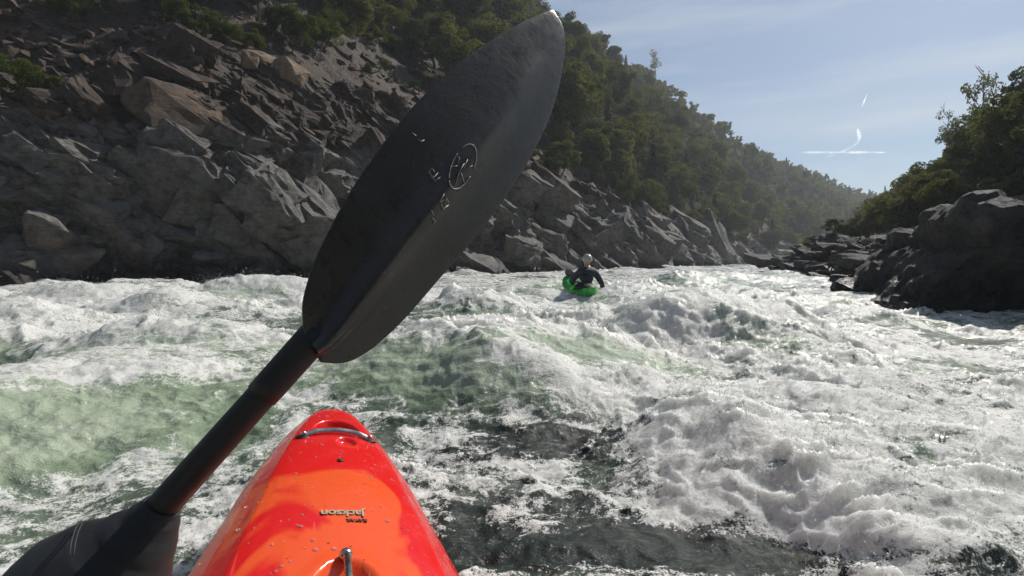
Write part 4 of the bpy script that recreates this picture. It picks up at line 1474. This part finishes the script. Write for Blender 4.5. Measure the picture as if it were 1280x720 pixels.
def make_kayak(name, mat, label, lettering):
    k = empty(name)
    tag(k, label, 'kayak')
    obj('hull', kayak_mesh('hull', mat), k)
    # grab handle at the nose: bent steel strap on two black pads
    def dz(x, s): return deck_z(s, x / float(interp(KS, KW, s)))
    x0, s0 = 0.101, 1.64
    z0 = dz(x0, s0)
    bm = bmesh.new()
    pts, rs = [], []
    for t in np.linspace(-1, 1, 25):
        a = abs(t)
        lift = 0.010 * np.clip((0.92 - a) / 0.30, 0, 1) ** 0.8
        pts.append((x0 * t, s0 + 0.022 * (1 - a ** 2), z0 + 0.006 + lift + (1 - a) * 0.006)); rs.append(0.0085)
    tube(bm, pts, rs, 12, True, (1.0, 0.55))
    h = bm_obj('grab_handle', bm, M['steel'], k)
    for sgn in (-1, 1):
        bm = bmesh.new()
        bmesh.ops.create_cone(bm, cap_ends=True, segments=20, radius1=0.019, radius2=0.016, depth=0.006)
        for v in bm.verts: v.co = Vector((v.co.x * 1.3, v.co.y * 0.8, v.co.z)) + Vector((x0 * sgn * 0.97, s0, z0 + 0.001))
        bm_obj('handle_pad', bm, M['black_rubber'], h)
        bm = bmesh.new()
        bmesh.ops.create_cone(bm, cap_ends=True, segments=14, radius1=0.0085, radius2=0.0065, depth=0.007)
        for v in bm.verts: v.co += Vector((x0 * sgn * 0.99, s0 + 0.001, z0 + 0.0145))
        bm_obj('bolt', bm, M['steel'], h)
    # drain hole, its dark opening drawn as a black disc
    bm = bmesh.new(); bmesh.ops.create_cone(bm, cap_ends=True, segments=18, radius1=0.009, radius2=0.009, depth=0.004)
    for v in bm.verts: v.co += Vector((0.003, 1.45, dz(0.003, 1.45) + 0.001))
    bm_obj('drain_hole_disc', bm, M['black_rubber'], k)
    # security bar over the oval hollow
    bm = bmesh.new()
    pts = [(0, 1.015, dz(0, 1.015) - 0.004), (0, 1.008, dz(0, 1.008) + 0.014), (0, 0.99, dz(0, .99) + 0.020), (0, 0.90, dz(0, .90) + 0.022), (0, 0.81, dz(0, .81) + 0.018), (0, 0.795, dz(0, .795) - 0.004)]
    tube(bm, pts, [0.0085, 0.0085, 0.0075, 0.0072, 0.0075, 0.0085], 12)
    sb = bm_obj('security_bar', bm, M['steel'], k)
    bm = bmesh.new(); bmesh.ops.create_uvsphere(bm, u_segments=14, v_segments=8, radius=0.0135)
    for v in bm.verts: v.co += Vector((0, 1.010, dz(0, 1.01) + 0.010))
    bm_obj('bolt', bm, M['steel'], sb)
    # cockpit coaming
    bm = bmesh.new()
    ring = [(0.215 * math.cos(a), -0.22 + 0.43 * math.sin(a), deck_z(-0.22 + 0.43 * math.sin(a), 0.6) + 0.045 + 0.02 * math.sin(a)) for a in np.linspace(0, 2 * math.pi, 41)[:-1]]
    tube(bm, ring + [ring[0]], 0.014, 8, False)
    bm_obj('cockpit_rim', bm, M['black_rubber'], k)
    if lettering:
        s1 = 1.175
        sl = math.atan2(dz(0, s1 + 0.05) - dz(0, s1 - 0.05), 0.1)
        t1 = text_part('lettering', 'Jackson', 0.034, M['grey_ink'], k, (0, 0, 0), (0, 0, 0), spacing=0.95)
        t2 = text_part('lettering', 'KAYAK', 0.013, M['dark_ink'], k, (0, 0, 0), (0, 0, 0), spacing=1.1)
        n = Vector((0, -math.sin(sl), math.cos(sl)))
        for t, xo, so, hh in ((t1, 0, s1, 0.0016), (t2, 0.030, s1 - 0.028, 0.0016)):
            # upside-down for the paddler: reads from the bow
            R = Matrix.Rotation(sl, 4, 'X') @ Matrix.Rotation(math.pi, 4, 'Z')
            t.matrix_basis = Matrix.Translation(Vector((xo, so, dz(xo, so))) + n * hh) @ R
    return k


YAW = math.atan2(235, 640)
red = make_kayak('kayak', M['red_plastic'], 'red and orange plastic kayak bow pointing downstream in the foam', True)
red.matrix_world = Matrix.Rotation(YAW + rad(0.5), 4, 'Z') @ Matrix.Translation((-0.032, 0.02, 0.0)) @ Matrix.Rotation(rad(11), 4, 'Y')

# water beads on the foredeck
def beads():
    r = np.random.default_rng(12)
    bm = bmesh.new(); bmesh.ops.create_icosphere(bm, subdivisions=2, radius=1)
    v0 = np.array([v.co for v in bm.verts]); f0 = np.array([[v.index for v in f.verts] for f in bm.faces]); bm.free()
    Vs, Fs = [], []
    for k in range(420):
        s = r.uniform(0.85, 1.95); xr = r.uniform(-0.97, 0.97)
        x = xr * float(interp(KS, KW, s))
        z = deck_z(s, xr) - float(recess(np.array(x), np.array(s), 0))
        q = r.lognormal(math.log(0.0016), 0.5)
        V = v0 * (q * r.uniform(.8, 1.5), q * r.uniform(.8, 1.4), q * 0.55) + (x, s, z + 0.0003)
        Fs.append(f0 + len(v0) * k); Vs.append(V)
    m, nt, b = new_mat('water_bead')
    tc = pos(nt)
    L(nt, ramp(nt, tex_noise(nt, tc, 30, 2), [(0.3, (0.80, 0.82, 0.82)), (0.7, (0.95, 0.95, 0.95))]), b.inputs['Base Color'])
    b.inputs['Roughness'].default_value = 0.03; b.inputs['IOR'].default_value = 1.33; b.inputs['Transmission Weight'].default_value = 0.85
    o = obj('water_drops', np_mesh('water_drops', np.concatenate(Vs), np.concatenate(Fs), m), red)
    o['kind'] = 'stuff'


beads()

# ------------------------------------------------------------------ the near paddle
SH1, SHH = Vector(P(390, 424, 0.455)), Vector(P(168, 672, 0.405))
SHD = (SHH - SH1).normalized()
SH2 = SH1 + SHD * 1.12
paddle = tag(empty('paddle', tuple(SHH)), 'black carbon paddle raised across the view above the red bow', 'paddle')
OFF = -SHH


def shaft():
    bm = bmesh.new()
    a = SH1 - SHD * 0.015
    b = Vector(P(325, 492, 0.44))
    k = (b - SH1).dot(SHD)
    tube(bm, [p + OFF for p in (a, SH1 + SHD * k, SH1 + SHD * (k + 0.001), SH1 + SHD * (k + 0.003), SH2)], [0.0128] * 5, 28)
    bm_obj('shaft', bm, M['black_rubber'], paddle)
    # connecting sleeve up to the blade, wider, with a step
    bm = bmesh.new()
    tube(bm, [p + OFF for p in (SH1 - SHD * 0.01, SH1 + SHD * 0.01, SH1 + SHD * (k * 0.8), SH1 + SHD * k)], [0.0150, 0.0146, 0.0142, 0.0140], 28)
    bm_obj('sleeve', bm, M['black_rubber'], paddle)


shaft()
LEFT_EDGE = [(380, 418), (378, 380), (392, 330), (413, 285), (436, 243), (465, 199), (500, 152), (537, 112), (575, 78), (612, 52), (648, 31), (676, 18), (690, 14)]
RIGHT_EDGE = [(400, 452), (428, 453), (452, 443), (476, 425), (506, 396), (546, 350), (586, 304), (622, 258), (655, 208), (682, 155), (697, 108), (704, 62), (702, 34), (690, 14)]


def resample(pl, n):
    pl = np.array(pl, float); s = np.r_[0, np.cumsum(np.hypot(*np.diff(pl, axis=0).T))]
    t = np.linspace(0, s[-1], n)
    i = np.arange(len(pl))
    f = interp(s, i, t)
    return spline(np.c_[pl, pl[:, :1] * 0], f)[:, :2]


def blade_surface(outer=False):
    n, mcols = 70, 34
    Le, Re = resample(LEFT_EDGE, n), resample(RIGHT_EDGE, n)
    t = np.linspace(0, 1, n)
    out = np.zeros((n, mcols, 3))
    ax = np.array((690 - 392, 14 - 432), float); al = np.hypot(*ax); ax /= al
    pr = np.array((-ax[1], ax[0]))
    for j, s in enumerate(np.linspace(0, 1, mcols)):
        px = Le * (1 - s) + Re * s
        a = ((px - (392, 432)) @ ax) / al
        c = ((px - (392, 432)) @ pr) / al
        inv = (1 - a) / 0.448 + a / 0.66 - c * 0.85
        for i in range(n):
            out[i, j] = P(px[i, 0], px[i, 1], 1 / inv[i])
    # spoon: the middle bellies away, with a raised spine running out from the neck
    du = np.gradient(out, axis=1); dv = np.gradient(out, axis=0)
    nn = np.cross(du, dv); nn /= np.linalg.norm(nn, axis=-1, keepdims=True) + 1e-12
    if nn[n // 2, mcols // 2] @ np.array((0, -1, 0)) < 0: nn = -nn
    s = np.linspace(0, 1, mcols)[None]
    prof = 0.004 * (1 - (2 * s - 1) ** 2) * np.sin(math.pi * np.clip(t, 0, 1)[:, None]) ** 0.5
    spine_pos = 0.52 + 0.10 * t[:, None]
    sp = 0.012 * np.clip(1 - t * 1.15, 0, 1)[:, None] ** 0.8 * np.exp(-((s - spine_pos) / 0.11) ** 2)
    fold = 0.0045 * np.clip(1 - np.abs(s - spine_pos) / 0.5, 0, 1) * np.sin(math.pi * np.clip(t * 0.9 + 0.1, 0, 1))[:, None]
    out += nn * (prof + sp + fold)[..., None]
    return out, nn


BL, BN = blade_surface()


def blade(Vg, parent, name='blade'):
    n, mc = Vg.shape[:2]
    o = obj(name, np_mesh(name, Vg.reshape(-1, 3), grid_faces(n, mc), M['carbon']), parent)
    md = o.modifiers.new('thickness', 'SOLIDIFY'); md.thickness = 0.0042; md.offset = 0.0
    bv = o.modifiers.new('edge', 'BEVEL'); bv.width = 0.0012; bv.segments = 2; bv.limit_method = 'ANGLE'; bv.angle_limit = rad(60)
    return o


bl = blade(BL + np.array(OFF)[None, None], paddle)


def on_blade(px, py, lift=0.0036):
    """Point of the blade's face at a sight line."""
    best = None
    c, s = math.cos(PITCH), math.sin(PITCH)
    z = BL[..., 2] - CAM_Z
    d = BL[..., 1] * c - z * s
    u = BL[..., 1] * s + z * c
    X_, Y_ = 640 + 640 * BL[..., 0] / d, 360 - 640 * u / d
    e = (X_ - px) ** 2 + (Y_ - py) ** 2
    w = np.exp(-e / 40.0); w /= w.sum()
    dd = float((w * BL[..., 1]).sum())
    nn = (w[..., None] * BN).sum((0, 1)); nn /= np.linalg.norm(nn)
    return Vector(P(px, py, dd)) + Vector(nn) * lift + OFF


def emblem():
    m = plain('worn_grey_print', (0.25, 0.245, 0.24), 0.55, 0, 0.35, 200, 0)
    strokes = []
    cx, cy = 576, 209
    for a0, a1 in ((-2.0, 0.25), (0.6, 2.6), (2.75, 3.9)):
        strokes.append(([(cx + 17 * math.cos(a) * 0.92 + 9 * -math.sin(a) * 0.75, cy + 29 * math.sin(a) * 0.95 + 4 * -math.cos(a)) for a in np.linspace(a0, a1, 26)], 0.00065))
    for st in ([(568, 195), (572, 199), (570, 205)], [(578, 205), (573, 213), (570, 221), (567, 232)], [(574, 217), (578, 229)], [(583, 210), (588, 208)], [(582, 200), (577, 212)], [(562, 209), (569, 208)],
               [(533, 217), (538, 211), (541, 216)], [(534, 217), (540, 223), (545, 217)], [(540, 228), (548, 222)], [(536, 222), (543, 227)],
               [(553, 243), (547, 253), (556, 250), (551, 262), (558, 257)], [(549, 256), (553, 264)], [(555, 247), (559, 254)],
               [(537, 264), (540, 270)], [(538, 273), (542, 278), (539, 281)], [(513, 167), (518, 171)], [(521, 175), (524, 178), (528, 176)]):
        strokes.append((st, 0.0005))
    bm = bmesh.new()
    for pts, w in strokes[:3]: tube(bm, [on_blade(*p) for p in pts], w, 6)
    bm_obj('emblem', bm, m, bl)
    bm = bmesh.new()
    for pts, w in strokes[3:]: tube(bm, [on_blade(*p) for p in pts], w, 6)
    bm_obj('lettering', bm, m, bl)


emblem()

# the other blade, at the far end of the shaft behind the paddler, feathered in the water
ax3 = -SHD
e1 = Vector((0, 0, 1)).cross(SHD).normalized(); e2 = SHD.cross(e1)
tt = np.linspace(0, 1, 40); ww = interp([0, .1, .3, .6, .85, .96, 1], [0.016, .05, .095, .105, .08, .045, 0.004], tt)
G2 = np.array([[np.array(SH2 + OFF + SHD * (0.48 * float(a) - 0.02) + e1 * float(w * q) + e2 * float(0.02 * (1 - q * q) * math.sin(math.pi * a))) for q in np.linspace(-1, 1, 16)] for a, w in zip(tt, ww)])
blade(G2, paddle)


# ------------------------------------------------------------------ people
def skin_body(name, joints, bones, mat, parent, root, level=2, smooth_r=1.0):
    names = list(joints)
    me = bpy.data.meshes.new(name)
    me.from_pydata([joints[n][0] for n in names], [(names.index(a), names.index(b)) for a, b in bones], [])
    o = obj(name, me, parent)
    o.modifiers.new('skin', 'SKIN').use_smooth_shade = True
    for i, n in enumerate(names):
        r = joints[n][1]
        sv = me.skin_vertices[0].data[i]
        sv.radius = (r, r) if not hasattr(r, '__len__') else r
        sv.use_root = (n == root)
    sub = o.modifiers.new('sub', 'SUBSURF'); sub.levels = level; sub.render_levels = level
    evaluated(o)
    o.data.materials.clear(); o.data.materials.append(mat)
    return o


def seated_person(label, group, base, lean, turn, hands, elbows, jacket, vest, helmet, head_yaw=0.0, gloves=None, head=True, shoulder_z=0.50):
    """A kayaker from the spray skirt up; lengths in metres, base = seat point. hands / elbows: (left, right) in local space."""
    r = empty('person', base); r.rotation_euler = (0, 0, turn)
    tag(r, label, 'person', group)
    lx, ly = lean
    pel = (0, 0, 0.06); bel = (lx * .3, ly * .3, 0.20); che = (lx * .7, ly * .7, 0.38); nk0 = (lx, ly, shoulder_z); nk1 = (lx * 1.1, ly * 1.15, shoulder_z + 0.10)
    sl = (lx - 0.185, ly, shoulder_z - 0.03); sr = (lx + 0.185, ly, shoulder_z - 0.03)
    hd = (lx * 1.15, ly * 1.2 + 0.02, shoulder_z + 0.21); hd2 = (lx * 1.15, ly * 1.2 + 0.01, shoulder_z + 0.28)
    J = {'pel': (pel, (.17, .13)), 'bel': (bel, (.15, .11)), 'che': (che, (.165, .115)), 'nk0': (nk0, (.10, .08)), 'nk1': (nk1, .058)}
    BNS = [('pel', 'bel'), ('bel', 'che'), ('che', 'nk0'), ('nk0', 'nk1')]
    if head:
        J['chin'] = ((hd[0], hd[1] + 0.03, hd[2] - 0.06), (.062, .075)); J['hd'] = (hd, (.078, .095)); J['hd2'] = (hd2, (.07, .085))
        BNS += [('nk1', 'chin'), ('chin', 'hd'), ('hd', 'hd2')]
    for s, sh, el, ha in (('l', sl, elbows[0], hands[0]), ('r', sr, elbows[1], hands[1])):
        E, H_, S_ = Vector(el), Vector(ha), Vector(sh)
        d = (H_ - E).normalized()
        J[s + 'sh'] = (tuple(S_), .070); J[s + 'el'] = (tuple(E), .048); J[s + 'wr'] = (tuple(H_ - d * 0.075), (.028, .034)); J[s + 'ha'] = (tuple(H_ - d * 0.01), (.026, .044)); J[s + 'fi'] = (tuple(H_ + d * 0.045), (.020, .040))
        BNS += [('nk0', s + 'sh'), (s + 'sh', s + 'el'), (s + 'el', s + 'wr'), (s + 'wr', s + 'ha'), (s + 'ha', s + 'fi')]
    JB = {n: ((v[0], tuple(x * 0.82 for x in v[1])) if n in ('pel', 'bel', 'che') else (v[0], v[1] * 0.85 if not hasattr(v[1], '__len__') and n[1:] in ('sh', 'el') else v[1])) for n, v in J.items()}
    skin_body('body', JB, BNS, M['skin'], r, 'pel')
    # jacket: the same figure a little larger, without head and hands
    K = {n: (v[0], tuple(x * 1.16 + 0.008 for x in v[1]) if hasattr(v[1], '__len__') else v[1] * 1.18 + 0.008) for n, v in J.items() if n not in ('chin', 'hd', 'hd2', 'lfi', 'rfi', 'lha', 'rha')}
    skin_body('jacket', K, [b for b in BNS if b[0] in K and b[1] in K], jacket, r, 'pel')
    V_ = {'a': ((lx * .3, ly * .3, 0.17), (.185, .150)), 'b': (che, (.212, .165)), 'c': ((lx * .95, ly * .95, shoulder_z - 0.06), (.15, .13))}
    skin_body('life_vest', V_, [('a', 'b'), ('b', 'c')], vest, r, 'a')
    if head:
        bm = bmesh.new(); bmesh.ops.create_uvsphere(bm, u_segments=28, v_segments=18, radius=1)
        for v in bm.verts:
            z = max(v.co.z, -0.38 if v.co.y < 0.25 else 0.08)
            v.co = Vector((v.co.x * 0.112, v.co.y * 0.135, z * 0.125)) + Vector((hd[0], hd[1] + 0.0, hd[2] + 0.045))
        h = bm_obj('helmet', bm, helmet, r)
        bm = bmesh.new()
        for sgn in (-1, 1):
            tube(bm, [(hd[0] + sgn * .108, hd[1], hd[2] + 0.01), (hd[0] + sgn * .085, hd[1] + 0.03, hd[2] - 0.06), (hd[0], hd[1] + 0.085, hd[2] - 0.118)], 0.008, 6)
        bm_obj('chin_strap', bm, M['black_rubber'], h)
    bm = bmesh.new(); bmesh.ops.create_uvsphere(bm, u_segments=32, v_segments=12, radius=1)
    for v in bm.verts:
        f = math.hypot(v.co.x, v.co.y)
        v.co = Vector((v.co.x * 0.222, v.co.y * 0.42 - 0.02, max(v.co.z, -0.1) * 0.12 + 0.085))
    bm_obj('spray_skirt', bm, M['neoprene'], r)
    return r


# the paddler who carries the camera: seated in the red kayak, both hands on the paddle
seat = red.matrix_world @ Vector((0, -0.26, 0.13))
turn = YAW + rad(26)
Rl = Matrix.Rotation(-turn, 3, 'Z')
lh = Rl @ (SHH + SHD * 0.56 - seat); rh = Rl @ (SHH + SHD * 0.045 - seat)
me_p = seated_person('paddler in black neoprene mitts gripping the raised paddle shaft', None, seat, (0.0, 0.02), turn,
                     (tuple(lh), tuple(rh)), ((-0.34, 0.10, 0.22), (0.30, 0.30, 0.28)), M['neoprene'], M['vest'], M['helmet'], shoulder_z=0.42)


MI = (Matrix.Translation(seat) @ Matrix.Rotation(turn, 4, 'Z')).inverted()


def mitt(pts, name='mitt'):
    """A padded neoprene mitt: rings swelling along the hand from the cuff on the shaft to the wrist."""
    K = np.array([list(p) + [r] for p, r in pts])
    q = spline(K, np.linspace(0, len(pts) - 1, 60))
    bm = bmesh.new()
    w = 1 + 0.02 * np.sin(np.arange(60) * 0.9) + 0.012 * np.sin(np.arange(60) * 2.3)
    tube(bm, [MI @ Vector(k[:3]) for k in q], list(q[:, 3] * w), 40)
    return bm_obj(name, bm, M['neoprene'], me_p)


d0 = 0.405
def pr_(px): return px / 640 * d0
mt = mitt([(P(203, 632, 0.412), pr_(23)), (P(197, 641, 0.411), pr_(28)), (P(183, 662, 0.409), pr_(41)), (P(156, 694, 0.405), pr_(64)), (P(122, 732, 0.40), pr_(94)), (P(108, 778, 0.395), pr_(116)), (P(112, 835, 0.385), pr_(108)), (P(140, 905, 0.36), pr_(92)), (P(190, 985, 0.32), pr_(84))])
bm = bmesh.new()
for off in (0, 5):
    pts = [MI @ Vector(P(px + off, py, 0.405 - pr_(k))) for px, py, k in ((99, 652, 14), (93, 664, 40), (89, 678, 62), (87, 694, 76))]
    tube(bm, pts, 0.0005, 5)
bm_obj('stitching', bm, plain('grey_thread', (0.035, 0.035, 0.04), 0.7, 0, 0.2, 100, 0), mt)
LH = SHH + SHD * 0.56
mitt([(LH - SHD * 0.07, 0.022), (LH - SHD * 0.05, 0.032), (LH - SHD * 0.01, 0.052), (LH + Vector((0.02, -0.04, 0.0)), 0.056), (LH + Vector((0.05, -0.11, 0.03)), 0.050)])

# ------------------------------------------------------------------ the paddler ahead
gk = make_kayak('kayak', M['green_plastic'], 'bright green kayak half buried in foam in mid river', False)
gx_, gy_ = 1.62, 11.6
gz_ = float(wz(gy_)) + 0.09
gk.matrix_world = Matrix.Translation((gx_, gy_, gz_)) @ Matrix.Rotation(rad(10), 4, 'Z') @ Matrix.Rotation(rad(3), 4, 'X') @ Matrix.Rotation(rad(-6), 4, 'Y') @ Matrix.Diagonal((0.95, 0.62, 0.95, 1))
gp = seated_person('person in a dark navy jacket and pale helmet seated in the green kayak', None, gk.matrix_world @ Vector((0, -0.22, 0.14)), (0.06, 0.02), rad(12),
                   ((0.16, 0.66, 0.20), (0.46, 0.02, -0.04)), ((-0.24, 0.28, 0.20), (0.38, -0.06, 0.18)), M['navy'], M['vest'], M['helmet'], shoulder_z=0.46)
p2 = tag(empty('paddle', tuple(gp.location)), 'paddle held low by the person in the green kayak', 'paddle')
Rg = Matrix.Rotation(rad(12), 3, 'Z')
A = Rg @ Vector((0.14, 0.72, 0.22)); B = Rg @ Vector((0.50, -0.06, -0.10))
dr = (B - A).normalized()
bm = bmesh.new(); tube(bm, [A - dr * 0.1, B + dr * 0.05], 0.016, 10)
bm_obj('shaft', bm, M['black_rubber'], p2)
e1 = Vector((0, 0, 1)).cross(dr).normalized(); e2 = dr.cross(e1)
for o0, sg, f1, f2 in ((A - dr * 0.1, -1, e1, e2), (B, 1, e1, e2)):
    G3 = np.array([[np.array(o0 + dr * float(sg * 0.46 * a) + f2 * float(w * q) + f1 * float(0.02 * (1 - q * q) * math.sin(math.pi * a))) for q in np.linspace(-1, 1, 12)] for a, w in zip(tt, ww)])
    blade(G3, p2)

# ------------------------------------------------------------------ contrails high above
def contrail_mat():
    m, nt, b = new_mat('ice_trail')
    nt.nodes.remove(b)
    tc = N(nt, 'ShaderNodeTexCoord').outputs['Object']
    n = tex_noise(nt, tc, 0.012, 6, 0.65)
    lw = N(nt, 'ShaderNodeLayerWeight', i_Blend=0.35)
    core = mth(nt, 'SUBTRACT', 1.0, lw.outputs['Facing'], True)
    fac = mth(nt, 'MULTIPLY', mth(nt, 'POWER', core, 2.6), ramp(nt, n, [(0.38, 0.0), (0.66, 0.65)]))
    d = N(nt, 'ShaderNodeBsdfTranslucent'); d.inputs[0].default_value = (0.9, 0.9, 0.9, 1)
    d2 = N(nt, 'ShaderNodeBsdfDiffuse'); d2.inputs[0].default_value = (0.9, 0.9, 0.9, 1)
    ad = N(nt, 'ShaderNodeAddShader'); L(nt, d.outputs[0], ad.inputs[0]); L(nt, d2.outputs[0], ad.inputs[1])
    t = N(nt, 'ShaderNodeBsdfTransparent')
    mx = N(nt, 'ShaderNodeMixShader'); L(nt, fac, mx.inputs[0]); L(nt, t.outputs[0], mx.inputs[1]); L(nt, ad.outputs[0], mx.inputs[2])
    L(nt, mx.outputs[0], nt.nodes['Material Output'].inputs['Surface'])
    return m


M['trail'] = contrail_mat()
for pts, rs, lab in (
        ([(985, 191), (1010, 190.5), (1050, 190.5), (1090, 190.5), (1126, 191)], [1, 11, 14, 10, 1], 'long straight white vapour trail lying level above the valley'),
        ([(1030, 198), (1045, 192), (1060, 186), (1071, 179), (1074, 170), (1072, 161)], [1, 6, 10, 14, 22, 8], 'curled white vapour trail bending up from the level trail'),
        ([(1077, 134), (1080, 127), (1085, 115)], [1, 8, 1], 'short detached wisp of vapour trail higher in the sky')):
    bm = bmesh.new()
    K = np.array([P(px, py, 4200.0) for px, py in pts])
    t = np.linspace(0, len(pts) - 1, 40)
    tube(bm, spline(K, t), list(np.interp(t, range(len(rs)), rs)), 16)
    o = bm_obj('contrail', bm, M['trail'])
    tag(o, lab, 'contrail', 'vapour trails')

# ------------------------------------------------------------------ canyon air
bm = bmesh.new(); bmesh.ops.create_cube(bm, size=1)
for v in bm.verts: v.co = Vector((50 + v.co.x * 900, 220 + v.co.y * 760, 130 + v.co.z * 282))
m = bpy.data.materials.new('canyon_haze'); m.use_nodes = True
nt = m.node_tree; nt.nodes.remove(nt.nodes['Principled BSDF'])
pv = N(nt, 'ShaderNodeVolumePrincipled'); pv.inputs['Color'].default_value = (0.80, 0.86, 0.95, 1)
pv.inputs['Density'].default_value = 0.00055; pv.inputs['Anisotropy'].default_value = 0.2
L(nt, pv.outputs[0], nt.nodes['Material Output'].inputs['Volume'])
hz = bm_obj('haze', bm, m, None, False)
tag(hz, kind='stuff')
